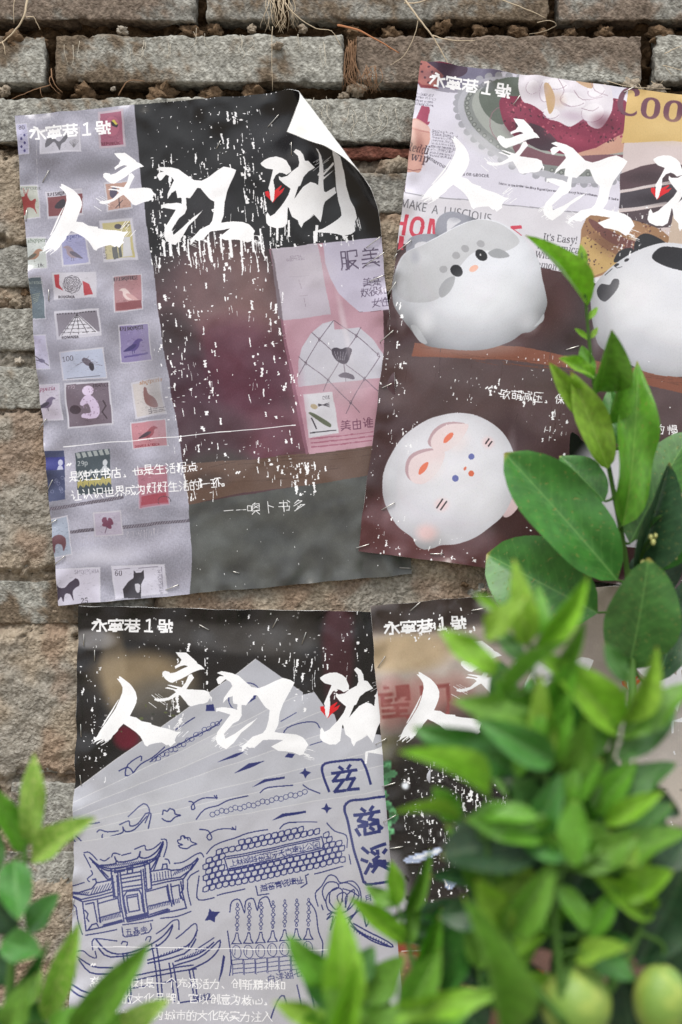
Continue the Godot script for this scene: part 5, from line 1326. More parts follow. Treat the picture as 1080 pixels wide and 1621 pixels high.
func build_roots() -> void:
	var rng := RandomNumberGenerator.new()
	rng.seed = 8
	var straw := root_mat(rgb8(196, 180, 156))
	var pale := root_mat(rgb8(206, 198, 182))
	var ruddy := root_mat(rgb8(168, 116, 84))
	var dun := root_mat(rgb8(140, 110, 86))
	root("thick pale root curving across the end of the top bricks, forked at its tip", straw, [[4.2, 52, -14, 6, 45, 12, 8, 42, 32, 9, 28, 50, 6, 10, 66, 4, -8, 76, 4], [1.8, 44, 32, 8, 56, 32, 8, 62, 42, 7, 66, 50, 5], [1.6, 6, 70, 5, 10, 80, 6, 11, 90, 6], [1.4, 26, -12, 5, 24, 20, 6, 24, 40, 4]], rng)
	var tuft := []
	for i in 26:
		var x0 := rng.randf_range(422, 462)
		var x1 := x0 + rng.randf_range(-16, 20)
		tuft.append([rng.randf_range(0.8, 1.8), x0, -8, rng.randf_range(-4, 5), lerpf(x0, x1, 0.4) + rng.randf_range(-8, 8), 14, rng.randf_range(2, 9), lerpf(x0, x1, 0.8) + rng.randf_range(-9, 9), 32, rng.randf_range(0, 7), x1, rng.randf_range(38, 52), rng.randf_range(-6, 4)])
	tuft.append([1.8, 452, 8, 6, 470, 30, 8, 500, 48, 5, 525, 52, 5, 540, 76, 4])
	tuft.append([1.2, 432, 45, 5, 431, 80, 6, 432, 146, 5])
	root("tangled tuft of fine roots hanging over the top brick joint", straw, tuft, rng)
	root("straight reddish twig slanting across the gap between two bricks", ruddy, [[4.0, 535, 38, -3, 565, 50, 5, 598, 68, 7, 632, 88, 6], [1.2, 600, 70, 6, 612, 76, 7, 618, 84, 5]], rng)
	var beard := []
	for i in 34:
		var x0 := 556.0 + rng.randf_range(-7, 9)
		beard.append([rng.randf_range(0.7, 1.4), x0, 66 + rng.randf_range(-6, 10), rng.randf_range(-8, 3), x0 + rng.randf_range(-5, 5), 95, rng.randf_range(-4, 5), x0 + rng.randf_range(-10, 14), 125, rng.randf_range(0, 8), x0 + rng.randf_range(-14, 26), rng.randf_range(132, 150), rng.randf_range(-6, 5)])
	for i in 30:
		var x0 := 590.0 + rng.randf_range(-12, 12)
		beard.append([rng.randf_range(0.7, 1.3), x0, rng.randf_range(104, 125), rng.randf_range(2, 6), x0 + rng.randf_range(-12, 8), 128, rng.randf_range(3, 10), x0 + rng.randf_range(-10, 10), rng.randf_range(138, 150), rng.randf_range(-2, 6)])
	root("ragged beard of brown root fibres stuffed in the upright joint", dun, beard, rng)
	root("long straw-coloured root running down to the edge of the recipe poster", straw, [[3.4, 632, -10, 4, 650, 18, 8, 672, 48, 9, 688, 68, 7, 700, 88, 6, 710, 106, 5], [2.2, 684, 60, 7, 700, 66, 8, 725, 68, 6, 752, 67, 5], [1.4, 662, 34, 8, 656, 60, 6, 640, 90, 5, 618, 106, 5]], rng)
	root("thin forked root lying along the top course near the open joint", straw, [[2.6, 640, 8, 5, 655, 10, 8, 672, 6, 8, 695, -6, 6], [2.4, 760, -8, 5, 790, 4, 8, 830, 20, 9, 862, 32, 6], [1.3, 850, 38, 3, 868, 36, 6, 880, 42, 3, 860, 50, 0, 838, 52, -3]], rng)
	root("brown root threads hanging below the brick end by the dark joint", dun, [[2.0, 80, 106, -4, 84, 124, 4, 90, 138, 5, 100, 148, 2], [1.6, 84, 120, 3, 80, 130, 5, 86, 142, 4, 96, 150, 0], [1.8, 82, 136, 3, 60, 142, 3, 40, 150, 3, 20, 158, 3], [1.3, 66, 140, 3, 66, 150, 4, 70, 156, 2], [2.2, 188, 152, 2, 198, 138, 5, 208, 130, 5, 230, 130, 3]], rng)
	root("wispy fibres along the ledge under the tan cover of the recipe poster", straw, [[1.4, 960, 130, 3, 990, 140, 6, 1020, 142, 6, 1060, 143, 4], [1.0, 1030, 130, 2, 1040, 138, 6, 1048, 130, 6], [1.0, 1010, 134, 3, 1016, 146, 5], [1.6, 1050, 88, 4, 1066, 80, 5, 1090, 70, 4], [1.4, 1048, 106, 4, 1070, 112, 5, 1095, 118, 4], [1.0, 1052, 108, 4, 1062, 122, 5]], rng)
	for e in [["hair-thin white rootlets branching over the dirty half of the long brick", [148, 95, 66, 14, 34], [225, 235, 70, 12, 26], [262, 278, 72, 10, 20], [200, 215, 84, 10, 18]], ["hair-thin white rootlets on the brick face beside the curled poster corner", [500, 560, 165, 40, 40], [540, 600, 175, 44, 44], [590, 640, 172, 44, 44], [470, 520, 158, 30, 30]], ["hair-thin white rootlets on the pale end of the long brick", [290, 330, 50, 30, 40], [380, 400, 60, 20, 30], [505, 520, 66, 14, 40], [470, 480, 56, 10, 24]]]:
		var list := []
		for k in range(1, e.size()):
			var a: Array = e[k]
			for j in 3:
				var x: float = rng.randf_range(a[0], a[1])
				var y: float = a[2] + rng.randf_range(-6, 8)
				list.append([rng.randf_range(0.5, 0.9), x, y, 2.0, x + rng.randf_range(-0.2, 0.2) * a[3], y + a[4] * 0.4, 2.4, x + rng.randf_range(-0.35, 0.35) * a[3], y + a[4] * 0.7, 2.4, x + rng.randf_range(-0.5, 0.5) * a[3], y + a[4], 2.0])
		root(e[0], pale, list, rng)

# ------------------------------------------------------------------ posters
var metal: StandardMaterial3D
var paper: StandardMaterial3D

func poster(label: String, corner: Vector2, degrees: float, z0: float, picture: Texture2D, staples: Array, sd: int, creased := 1.0, curl := false) -> void:
	# the sheet is 558 by 774 grid squares; its node stands at the top left corner, local x along the top edge, y up
	var w := 558.0
	var h := 774.0
	var o := thing("poster", label, "poster", W(corner.x, corner.y, 0))
	o.rotation.z = -deg_to_rad(degrees)
	var inv := o.transform.affine_inverse()
	var pins := []
	for s in staples:
		var p: Vector3 = inv * W((s[0] + s[2]) * 0.5, (s[1] + s[3]) * 0.5)
		pins.append(Vector2(p.x / U, -p.y / U))
	var nz := noise_of(sd, 1.0, 2)
	var nx := 93
	var ny := 129
	var height := func(u: float, v: float) -> float:
		var z := 2.2 + creased * (nz.get_noise_2d(u * 0.006, v * 0.004) * 2.6 + nz.get_noise_2d(u * 0.02 + 50, v * 0.013) * 0.4 + (0.5 - absf(nz.get_noise_2d(u * 0.009 + v * 0.004, v * 0.009 - u * 0.003 + 80))) * 1.1 + nz.get_noise_2d(u * 0.06, v * 0.05 + 30) * 0.05)
		var hold := 0.0
		for p in pins:
			var d: float = Vector2(u, v).distance_squared_to(p)
			hold = maxf(hold, exp(-d / 500.0))
		var rim := minf(minf(u, w - u), minf(v, h - v))
		z += exp(-rim / 22.0) * maxf(0.0, nz.get_noise_2d(u * 0.012 + 200.0, v * 0.012) + 0.12) * 7.0
		z = lerpf(maxf(z, 0.4), 0.1, hold * 0.9)
		return (z0 + z) * 0.001
	var fold_n := Vector2(0.80, -0.60)  # across the roll, in wall directions
	var a := deg_to_rad(degrees)
	fold_n = Vector2(fold_n.x * cos(a) + fold_n.y * sin(a), -fold_n.x * sin(a) + fold_n.y * cos(a))
	var fold_at := fold_n.dot(Vector2(w, 0)) - 138.0
	var roll := 38.0
	var vs := []
	for j in ny + 1:
		for i in nx + 1:
			var u := w * i / nx
			var v := h * j / ny
			var z: float = height.call(u, v)
			var p := Vector2(u + nz.get_noise_2d(u * 0.003, v * 0.012 + 300.0) * 2.0, v + nz.get_noise_2d(u * 0.012, v * 0.003 + 400.0) * 1.6)
			if curl:
				var s := fold_n.dot(p) - fold_at
				if s > 0.0:
					var r := roll
					var f := s / r
					var land := 0.0
					if f < PI * 0.97:
						land = sin(f) * r
						z += r * (1.0 - cos(f)) * U
					else:
						var extra := s - PI * 0.97 * r
						land = sin(PI * 0.97) * r - extra * 0.99
						z += r * (1.0 - cos(PI * 0.97)) * U + extra * 0.10 * U
					p += fold_n * (land - s)
			vs.append(Vector3(p.x * U, -p.y * U, z))
	var back := func(k: int, n: Vector3) -> Vector3: return vs[k] - n * 0.00028
	var ns := []
	ns.resize(vs.size())
	for j in ny + 1:
		for i in nx + 1:
			var dx: Vector3 = vs[j * (nx + 1) + mini(i + 1, nx)] - vs[j * (nx + 1) + maxi(i - 1, 0)]
			var dy: Vector3 = vs[maxi(j - 1, 0) * (nx + 1) + i] - vs[mini(j + 1, ny) * (nx + 1) + i]
			ns[j * (nx + 1) + i] = dx.cross(dy).normalized()
	var am := ArrayMesh.new()
	for side in 2:
		var pv := PackedVector3Array()
		var pn := PackedVector3Array()
		var pu := PackedVector2Array()
		var ix := PackedInt32Array()
		for k in vs.size():
			pv.append(vs[k] if side == 0 else back.call(k, ns[k]))
			pn.append(ns[k] if side == 0 else -ns[k])
			pu.append(Vector2(float(k % (nx + 1)) / nx, float(k / (nx + 1)) / ny))
		for j in ny:
			for i in nx:
				var k := j * (nx + 1) + i
				if side == 0: ix.append_array([k, k + 1, k + nx + 1, k + 1, k + nx + 2, k + nx + 1])
				else: ix.append_array([k, k + nx + 1, k + 1, k + 1, k + nx + 1, k + nx + 2])
		if side == 1:
			# the cut edge of the paper
			var rim := []
			for i in nx + 1: rim.append(i)
			for j in range(1, ny + 1): rim.append(j * (nx + 1) + nx)
			for i in range(nx - 1, -1, -1): rim.append(ny * (nx + 1) + i)
			for j in range(ny - 1, -1, -1): rim.append(j * (nx + 1))
			for t in rim.size() - 1:
				var k0: int = rim[t]
				var k1: int = rim[t + 1]
				var b := pv.size()
				var out: Vector3 = (vs[k1] - vs[k0]).cross(ns[k0]).normalized() * -1.0
				for q4 in [vs[k0], vs[k1], back.call(k0, ns[k0]), back.call(k1, ns[k1])]:
					pv.append(q4)
					pn.append(out)
					pu.append(Vector2.ZERO)
				ix.append_array([b, b + 2, b + 1, b + 1, b + 2, b + 3])
		var arr := []
		arr.resize(Mesh.ARRAY_MAX)
		arr[Mesh.ARRAY_VERTEX] = pv
		arr[Mesh.ARRAY_NORMAL] = pn
		arr[Mesh.ARRAY_TEX_UV] = pu
		arr[Mesh.ARRAY_INDEX] = ix
		am.add_surface_from_arrays(Mesh.PRIMITIVE_TRIANGLES, arr)
	var ink := StandardMaterial3D.new()
	ink.albedo_texture = picture
	ink.texture_repeat = false
	ink.roughness = 0.26
	ink.metallic_specular = 0.5
	am.surface_set_material(0, ink)
	am.surface_set_material(1, paper)
	part("sheet", am, null, o)
	# staples: a crown standing a little off the paper and two legs going in
	for s in staples:
		var p0: Vector3 = inv * W(s[0], s[1])
		var p1: Vector3 = inv * W(s[2], s[3])
		var za: float = height.call(clampf(p0.x / U, 0, w), clampf(-p0.y / U, 0, h)) + 0.0006
		var zb: float = height.call(clampf(p1.x / U, 0, w), clampf(-p1.y / U, 0, h)) + 0.0006
		var lift: float = s[4] * 0.001 if s.size() > 4 else 0.0006
		p0.z = za
		p1.z = zb + lift
		var st := begin()
		var mid := (p0 + p1) / 2
		var pts := [Vector3(p0.x, p0.y, p0.z - 0.006) - mid, p0 - mid + Vector3(0, 0, -0.0004), p0 - mid + (p1 - p0) * 0.05, p1 - mid - (p1 - p0) * 0.05, p1 - mid + Vector3(0, 0, -0.0004), Vector3(p1.x, p1.y, p1.z - 0.006) - mid]
		tube(st, pts, 0.00042, 0.00042, 6)
		part("staple", finish(st), metal, o).position = mid

func build_posters() -> void:
	metal = StandardMaterial3D.new()
	metal.albedo_color = rgb8(190, 188, 184)
	metal.metallic = 1.0
	metal.roughness = 0.32
	paper = StandardMaterial3D.new()
	paper.albedo_color = rgb8(240, 240, 240)
	paper.roughness = 0.6
	poster("poster of postage stamps and a pink book, its top corner curled over", Vector2(27, 187), -5.1, 5.2, print_stamps_and_book(),
		[[70, 291, 80, 273], [45, 335, 44, 352], [80, 460, 80, 477], [64, 680, 76, 664], [76, 780, 86, 760], [76, 832, 92, 823], [89, 893, 105, 880], [264, 933, 284, 925], [425, 204, 442, 186, 2], [344, 238, 350, 226], [580, 394, 602, 378, 2], [578, 422, 608, 403, 2], [585, 447, 607, 438, 1], [380, 907, 370, 904], [632, 898, 650, 899], [462, 228, 462, 248]], 61, 1.0, true)
	poster("poster of a cherry pie, cook-book cover and three soft animal toys", Vector2(665, 104), 7.3, 10.0, print_sweets_and_toys(),
		[[628, 402, 650, 385, 1], [622, 414, 628, 405], [613, 470, 626, 450], [602, 543, 622, 526, 1], [604, 616, 624, 607], [604, 807, 624, 796], [564, 867, 584, 861], [680, 876, 700, 876], [810, 172, 821, 157], [984, 152, 1000, 144], [893, 556, 913, 550]], 62, 0.45)
	poster("poster of grey illustrated cards fanned out, with navy line drawings of temples", Vector2(127, 958), 1.2, 5.2, print_cards(),
		[[135, 1003, 135, 1021], [152, 1028, 152, 1045], [317, 988, 332, 996], [432, 993, 440, 978], [478, 1019, 485, 1000], [130, 1145, 131, 1165], [129, 1225, 131, 1240], [101, 1456, 121, 1438, 1], [119, 1420, 117, 1436], [118, 1524, 120, 1542]], 63, 0.7)
	poster("poster of a blurred tea table, mostly hidden behind citrus leaves", Vector2(586, 957), -4.6, 10.0, print_tea_table(),
		[[598, 1054, 609, 1037], [595, 1175, 611, 1166], [606, 1241, 625, 1235], [607, 1297, 626, 1286], [617, 1338, 637, 1335], [612, 1517, 634, 1517], [648, 966, 664, 952], [745, 965, 766, 961]], 64)

# ------------------------------------------------------------------ citrus shrubs
var leaf_meshes := []
var leaf_mats := {}

func leaf_mesh(fold: float, bend: float, wave: float, sd: int, blunt := 0.8) -> ArrayMesh:
	# one unit long along +y, one unit wide, facing +z; its stalk end is the origin
	var st := begin()
	var nu := 14
	var nv := 8
	var rows := []
	for i in nu + 1:
		var t := float(i) / nu
		var half := 0.5 * pow(sin(PI * pow(t, 0.86 if blunt > 0.7 else 1.05)), blunt) if i > 0 and i < nu else 0.012
		var row := []
		for j in nv + 1:
			var s := float(j) / nv * 2.0 - 1.0
			var x := s * half
			var z := absf(s) * half * fold - bend * t * t + sin(t * 9.0 + sd + s * 1.5) * wave * absf(s) * half
			var y := t - bend * bend * t * t * 0.35
			row.append([Vector3(x, y, z), Vector2(s * half + 0.5, 1.0 - t)])
		rows.append(row)
	for i in nu:
		for j in nv:
			for v in [rows[i][j], rows[i + 1][j], rows[i][j + 1], rows[i][j + 1], rows[i + 1][j], rows[i + 1][j + 1]]:
				st.set_uv(v[1])
				st.add_vertex(v[0])
	return finish(st)

func leaf_picture(sd: int, base: Color, vein: Color, mottled := false) -> ImageTexture:
	var im := Image.create(128, 256, false, Image.FORMAT_RGBA8)
	var nz := noise_of(sd, 0.03, 3)
	var spot := noise_of(sd + 1, 0.05, 2)
	for y in 256:
		var t := 1.0 - y / 255.0
		for x in 128:
			var s := absf(x / 127.0 - 0.5) * 2.0
			var k := 1.0 + nz.get_noise_2d(x, y) * 0.16
			var c := base * k
			# side veins leave the midrib and sweep forwards
			var ph := fposmod((t - s * 0.32) * 11.0 + nz.get_noise_2d(x, y) * 0.3, 1.0)
			c = c.lerp(vein, 0.34 * exp(-pow((ph - 0.5) / 0.09, 2.0)) * (1.0 - s))
			c = c.lerp(vein, 0.85 * exp(-pow(s / (0.012 + 0.02 * (1.0 - t)), 2.0)))
			# rusty specks and a dry tip
			c = c.lerp(rgb8(150, 130, 70), smoothstep(0.52, 0.64, spot.get_noise_2d(x * 2.2 + 400.0, y * 2.2)) * 0.6)
			if t > 0.955: c = c.lerp(rgb8(160, 140, 70), smoothstep(0.955, 1.0, t + nz.get_noise_2d(x, y) * 0.02) * 0.8)
			if mottled: c = c.lerp(vein, smoothstep(0.1, 0.35, spot.get_noise_2d(x * 1.5, y)) * 0.6)
			c.a = 1.0
			im.set_pixel(x, y, c)
	return ImageTexture.create_from_image(im)

func leaf_mat(key: String, sd: int, base: Color, vein: Color, gloss: float, through: Color, mottled := false) -> void:
	var m := StandardMaterial3D.new()
	m.albedo_texture = leaf_picture(sd, base, vein, mottled)
	m.texture_repeat = false
	m.roughness = gloss
	m.metallic_specular = 0.45
	m.heightmap_enabled = true
	m.heightmap_texture = m.albedo_texture
	m.heightmap_scale = 0.08
	m.heightmap_flip_texture = true
	m.backlight_enabled = true
	m.backlight = through
	m.cull_mode = BaseMaterial3D.CULL_DISABLED
	leaf_mats[key] = m

var stem_points := []
func add_leaf(plant: Node3D, e: Array, rng: RandomNumberGenerator) -> MeshInstance3D:
	# e: base x, y, tip x, y, width, depth of base, depth of tip in m, kind, roll in degrees, shape
	var b := at(e[0], e[1], e[5])
	var t := at(e[2], e[3], e[6])
	var ydir := (t - b)
	var len := ydir.length() * 1.04
	ydir = ydir.normalized()
	var zdir := (cam_pos - (b + t) * 0.5).normalized() + Vector3(0, 0.25, 0)
	var xdir := ydir.cross(zdir).normalized()
	var roll: float = e[8] if e.size() > 8 else rng.randf_range(-24, 24)
	xdir = xdir.rotated(ydir, deg_to_rad(roll))
	zdir = xdir.cross(ydir).normalized()
	var wd: float = e[4] * U * (DIST - e[5]) / DIST / maxf(0.45, cos(deg_to_rad(roll)))
	var shape: int = e[9] if e.size() > 9 else rng.randi() % leaf_meshes.size()
	var o := part("leaf", leaf_meshes[shape], leaf_mats[e[7] + ("_dull" if rng.randf() < 0.45 else "")], plant)
	o.transform = Transform3D(Basis(xdir * wd, ydir * len, zdir * len), b - plant.position)
	return o

func limb(plant: Node3D, pts: Array, r0: float, r1: float, mat: Material, called := "branch") -> void:
	# pts: [x, y, depth] along the line of sight grid
	var list := []
	for p in pts: list.append(at(p[0], p[1], p[2]) - plant.position)
	var c := curve3(list, 5)
	var st := begin()
	tube(st, c, r0, r1, 7)
	part(called, finish(st), mat, plant)
	for v in c: stem_points.append(v + plant.position)

func stalks(plant: Node3D, leaves: Array, nodes: Array, mat: Material) -> void:
	# a short stalk from the nearest branch to each leaf
	for k in leaves.size():
		var e: Array = leaves[k]
		var b := at(e[0], e[1], e[5])
		var best := stem_points[0] as Vector3
		for p in stem_points:
			if p.distance_squared_to(b) < best.distance_squared_to(b) and p.y < b.y + 0.02: best = p
		if best.distance_to(b) < 0.004: continue
		var st := begin()
		var d := (b - at(e[2], e[3], e[6])).normalized()
		var far := best.distance_to(b)
		tube(st, curve3([best - plant.position, best.lerp(b, 0.5) + d * far * 0.15 - plant.position, b - plant.position], 4), 0.0013, 0.0009, 5)
		part("leaf_stalk", finish(st), mat, nodes[k], nodes[k].transform.affine_inverse())

func build_plants() -> void:
	var rng := RandomNumberGenerator.new()
	rng.seed = 91
	for k in [[0.25, 0.10, 0.10], [0.5, 0.25, 0.05], [0.15, 0.30, 0.18], [0.7, 0.12, 0.06], [0.3, -0.15, 0.12], [0.4, 0.45, 0.08]]:
		leaf_meshes.append(leaf_mesh(k[0], k[1], k[2], leaf_meshes.size() * 3))
	leaf_meshes.append(leaf_mesh(0.2, 0.08, 0.08, 5, 0.58))
	leaf_meshes.append(leaf_mesh(0.3, 0.2, 0.06, 8, 0.58))
	leaf_mat("young", 1, rgb8(127, 176, 55), rgb8(160, 198, 88), 0.42, rgb8(120, 160, 40))
	leaf_mat("fresh", 2, rgb8(94, 149, 47), rgb8(134, 176, 80), 0.40, rgb8(92, 140, 34))
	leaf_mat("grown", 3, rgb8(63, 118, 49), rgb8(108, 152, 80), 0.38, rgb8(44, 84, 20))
	leaf_mat("old", 4, rgb8(38, 74, 41), rgb8(80, 120, 74), 0.38, rgb8(24, 52, 14))  # darkest green; among the filler leaves it also paints the shrub's inner shade
	leaf_mat("spotted", 5, rgb8(123, 174, 62), rgb8(196, 204, 130), 0.45, rgb8(104, 146, 40), true)
	leaf_mat("young_dull", 21, rgb8(128, 165, 58), rgb8(160, 198, 88), 0.52, rgb8(120, 160, 40))
	leaf_mat("fresh_dull", 22, rgb8(95, 140, 49), rgb8(134, 176, 80), 0.50, rgb8(92, 140, 34))
	leaf_mat("grown_dull", 23, rgb8(66, 110, 51), rgb8(108, 152, 80), 0.48, rgb8(44, 84, 20))
	leaf_mat("old_dull", 24, rgb8(41, 70, 44), rgb8(80, 120, 74), 0.48, rgb8(24, 52, 14))  # duller dark green, likewise used for the painted inner shade
	leaf_mat("spotted_dull", 25, rgb8(124, 164, 64), rgb8(196, 204, 130), 0.55, rgb8(104, 146, 40), true)
	var green := root_mat(rgb8(70, 104, 44))
	green.roughness = 0.55
	var bark := root_mat(rgb8(112, 96, 70))
	# ---- the large shrub
	var big := thing("citrus_shrub", "tall glossy citrus shrub with two unripe fruits and a long upright shoot", "shrub", at(900, 2100, 0.33) * Vector3(1, 0, 1))
	var st := begin()
	var foot := big.position
	tube(st, curve3([Vector3.ZERO, at(905, 1900, 0.32) - foot, at(900, 1650, 0.31) - foot], 6), 0.011, 0.007, 9)
	part("trunk", finish(st), bark, big)
	stem_points = []
	limb(big, [[900, 1660, 0.31], [880, 1480, 0.30], [872, 1330, 0.30], [862, 1200, 0.29], [848, 1090, 0.285], [836, 1010, 0.28]], 0.003, 0.001, green)
	limb(big, [[876, 1400, 0.30], [930, 1290, 0.28], [965, 1200, 0.27], [985, 1120, 0.27], [1000, 1060, 0.26]], 0.004, 0.0012, green)
	limb(big, [[890, 1560, 0.305], [960, 1380, 0.22], [1000, 1120, 0.13], [998, 980, 0.085], [990, 880, 0.08], [968, 760, 0.085], [945, 640, 0.09], [933, 540, 0.095], [926, 460, 0.10], [921, 400, 0.10]], 0.0032, 0.0008, green)
	limb(big, [[892, 1600, 0.30], [800, 1560, 0.29], [720, 1590, 0.27], [668, 1560, 0.24], [645, 1490, 0.225], [630, 1432, 0.22]], 0.004, 0.001, green)
	limb(big, [[720, 1600, 0.27], [620, 1640, 0.28], [550, 1610, 0.28], [535, 1560, 0.28]], 0.003, 0.001, green)
	limb(big, [[895, 1620, 0.31], [830, 1540, 0.30], [800, 1470, 0.30], [780, 1400, 0.30], [770, 1330, 0.30]], 0.003, 0.001, green)
	limb(big, [[898, 1640, 0.31], [970, 1560, 0.29], [1010, 1480, 0.28], [1040, 1400, 0.28]], 0.004, 0.001, green)
	var A := 0.095
	var leaves := [
		# the upright shoot
		[929, 486, 857, 369, 34, A, 0.12, "young", 30, 1], [921, 437, 921, 387, 16, A, A, "young", 20, 0], [932, 506, 946, 486, 10, A, A, "young", 0, 0], [934, 538, 911, 520, 9, A, A, "young", 0, 0], [936, 536, 946, 518, 9, A, A, "young", 0, 0],
		[948, 619, 972, 533, 52, A, 0.13, "fresh", 35, 3], [942, 596, 893, 566, 26, A, 0.12, "young", 20, 0], [940, 600, 920, 548, 26, A, 0.09, "fresh", -20, 0], [940, 668, 875, 581, 36, A, 0.12, "young", -10, 0], [962, 742, 911, 596, 54, A, 0.12, "young", 10, 0], [960, 672, 998, 573, 28, A, 0.12, "fresh", 40, 1], [984, 705, 962, 616, 42, 0.085, 0.07, "grown", -25, 0],
		[986, 832, 1034, 594, 64, 0.09, 0.13, "fresh", 25, 2], [957, 794, 890, 720, 62, 0.085, 0.07, "grown", 15, 0], [977, 918, 813, 722, 118, 0.085, 0.10, "grown", 12, 6], [946, 970, 773, 878, 138, 0.075, 0.06, "grown", -12, 7], [998, 860, 1086, 682, 92, 0.08, 0.07, "grown", -25, 6], [1003, 912, 1064, 742, 66, 0.085, 0.10, "old", 25, 3], [1022, 905, 1100, 815, 76, 0.08, 0.08, "grown", -10, 0], [995, 1060, 1032, 906, 112, 0.10, 0.14, "grown", 20, 7], [1010, 960, 1075, 850, 80, 0.07, 0.05, "old", -15, 0], [1040, 1080, 1100, 910, 70, 0.08, 0.07, "old", 10, 0], [1000, 1000, 1090, 960, 60, 0.07, 0.06, "old", 0, 2],
		# the leafy top of the blurred growth
		[832, 1022, 822, 905, 42, 0.28, 0.30, "young", 5, 5], [828, 1016, 862, 925, 30, 0.28, 0.27, "fresh", 30, 1], [791, 968, 755, 941, 18, 0.29, 0.30, "young", 10, 0], [768, 1012, 816, 950, 38, 0.29, 0.31, "young", -10, 2], [784, 1068, 717, 1000, 42, 0.29, 0.31, "young", 10, 2], [847, 1022, 930, 920, 34, 0.28, 0.29, "young", 25, 3], [880, 1068, 927, 990, 24, 0.28, 0.29, "fresh", 20, 1], [803, 1100, 882, 1010, 28, 0.29, 0.31, "fresh", -20, 1], [830, 1048, 788, 998, 28, 0.27, 0.26, "grown", 0, 0], [852, 1152, 748, 1102, 46, 0.29, 0.32, "fresh", 10, 2], [822, 1218, 672, 1160, 60, 0.29, 0.31, "grown", -15, 2], [772, 1262, 664, 1178, 44, 0.30, 0.33, "young", 30, 1], [728, 1294, 632, 1274, 18, 0.29, 0.30, "young", 20, 1], [726, 1300, 690, 1250, 40, 0.28, 0.29, "fresh", 0, 0],
		[978, 1155, 898, 1046, 62, 0.27, 0.31, "young", 10, 5], [985, 1142, 1042, 1032, 36, 0.27, 0.28, "young", 30, 3], [985, 1170, 1090, 1072, 52, 0.27, 0.28, "fresh", -10, 2], [862, 1205, 902, 1112, 38, 0.29, 0.31, "fresh", 20, 1], [866, 1215, 850, 1096, 40, 0.29, 0.32, "young", -15, 2], [900, 1230, 936, 1130, 44, 0.29, 0.31, "fresh", 10, 4], [976, 1204, 1078, 1118, 44, 0.27, 0.26, "grown", 10, 2], [966, 1264, 1068, 1198, 46, 0.27, 0.27, "grown", -5, 2], [956, 1304, 1044, 1256, 34, 0.28, 0.30, "young", 10, 0], [872, 1260, 780, 1196, 54, 0.28, 0.28, "old", 0, 2], [880, 1280, 930, 1190, 50, 0.28, 0.28, "grown", 10, 0], [870, 1330, 900, 1230, 56, 0.29, 0.31, "fresh", -10, 2], [868, 1300, 800, 1240, 56, 0.29, 0.30, "grown", 15, 4], [940, 1290, 1000, 1210, 46, 0.27, 0.28, "fresh", 0, 1], [900, 1180, 860, 1150, 40, 0.27, 0.26, "old", 0, 0], [920, 1160, 960, 1080, 36, 0.27, 0.27, "fresh", 20, 4], [850, 1160, 800, 1130, 38, 0.27, 0.26, "grown", 0, 0], [990, 1080, 960, 1020, 30, 0.25, 0.25, "grown", 10, 0], [930, 1250, 860, 1180, 44, 0.26, 0.25, "old", 10, 4], [1000, 1250, 1080, 1290, 40, 0.26, 0.25, "old", 0, 0], [980, 1310, 1090, 1340, 52, 0.25, 0.24, "old", 20, 2],
		[882, 1332, 708, 1338, 104, 0.29, 0.30, "old", 15, 7], [880, 1320, 760, 1290, 60, 0.30, 0.32, "fresh", 0, 2], [936, 1380, 1080, 1312, 56, 0.28, 0.30, "fresh", -15, 0], [800, 1475, 742, 1384, 52, 0.30, 0.33, "young", 0, 4], [802, 1480, 876, 1378, 52, 0.30, 0.32, "fresh", 20, 1], [792, 1640, 774, 1452, 58, 0.32, 0.36, "fresh", 35, 1], [792, 1442, 698, 1450, 56, 0.28, 0.28, "old", 0, 0], [702, 1572, 745, 1462, 60, 0.25, 0.25, "grown", -20, 4], [926, 1440, 822, 1474, 84, 0.28, 0.27, "old", 10, 2], [1012, 1530, 1090, 1385, 96, 0.27, 0.26, "old", -10, 4], [985, 1482, 958, 1378, 60, 0.26, 0.25, "old", 20, 2], [925, 1504, 1008, 1546, 42, 0.30, 0.31, "grown", 0, 2], [900, 1420, 960, 1340, 60, 0.27, 0.27, "old", 0, 0], [840, 1420, 870, 1340, 50, 0.26, 0.26, "old", 0, 0], [940, 1600, 880, 1510, 80, 0.26, 0.25, "old", 10, 0], [860, 1640, 830, 1520, 90, 0.26, 0.25, "old", -10, 4], [1060, 1640, 1100, 1480, 90, 0.25, 0.25, "old", 0, 0], [1000, 1640, 985, 1540, 80, 0.25, 0.25, "old", 0, 2], [860, 1500, 800, 1430, 70, 0.26, 0.25, "old", 0, 2], [1040, 1400, 1095, 1320, 70, 0.25, 0.24, "old", 10, 0], [900, 1380, 850, 1300, 60, 0.26, 0.26, "old", 0, 0], [970, 1400, 1010, 1300, 60, 0.26, 0.25, "old", 15, 4], [760, 1640, 720, 1560, 70, 0.25, 0.24, "old", 0, 0], [830, 1600, 760, 1540, 60, 0.27, 0.26, "grown", 0, 0],
		# the small shoot in front of the cards
		[629, 1434, 621, 1367, 28, 0.22, 0.23, "young", 15, 0], [640, 1442, 683, 1362, 21, 0.22, 0.24, "fresh", 30, 1], [643, 1492, 562, 1425, 34, 0.225, 0.25, "young", 0, 0], [629, 1434, 573, 1404, 22, 0.22, 0.21, "fresh", -25, 2], [645, 1498, 652, 1418, 24, 0.225, 0.22, "fresh", 20, 4], [656, 1562, 697, 1448, 36, 0.24, 0.26, "fresh", 15, 3],
		# the growth along the bottom edge
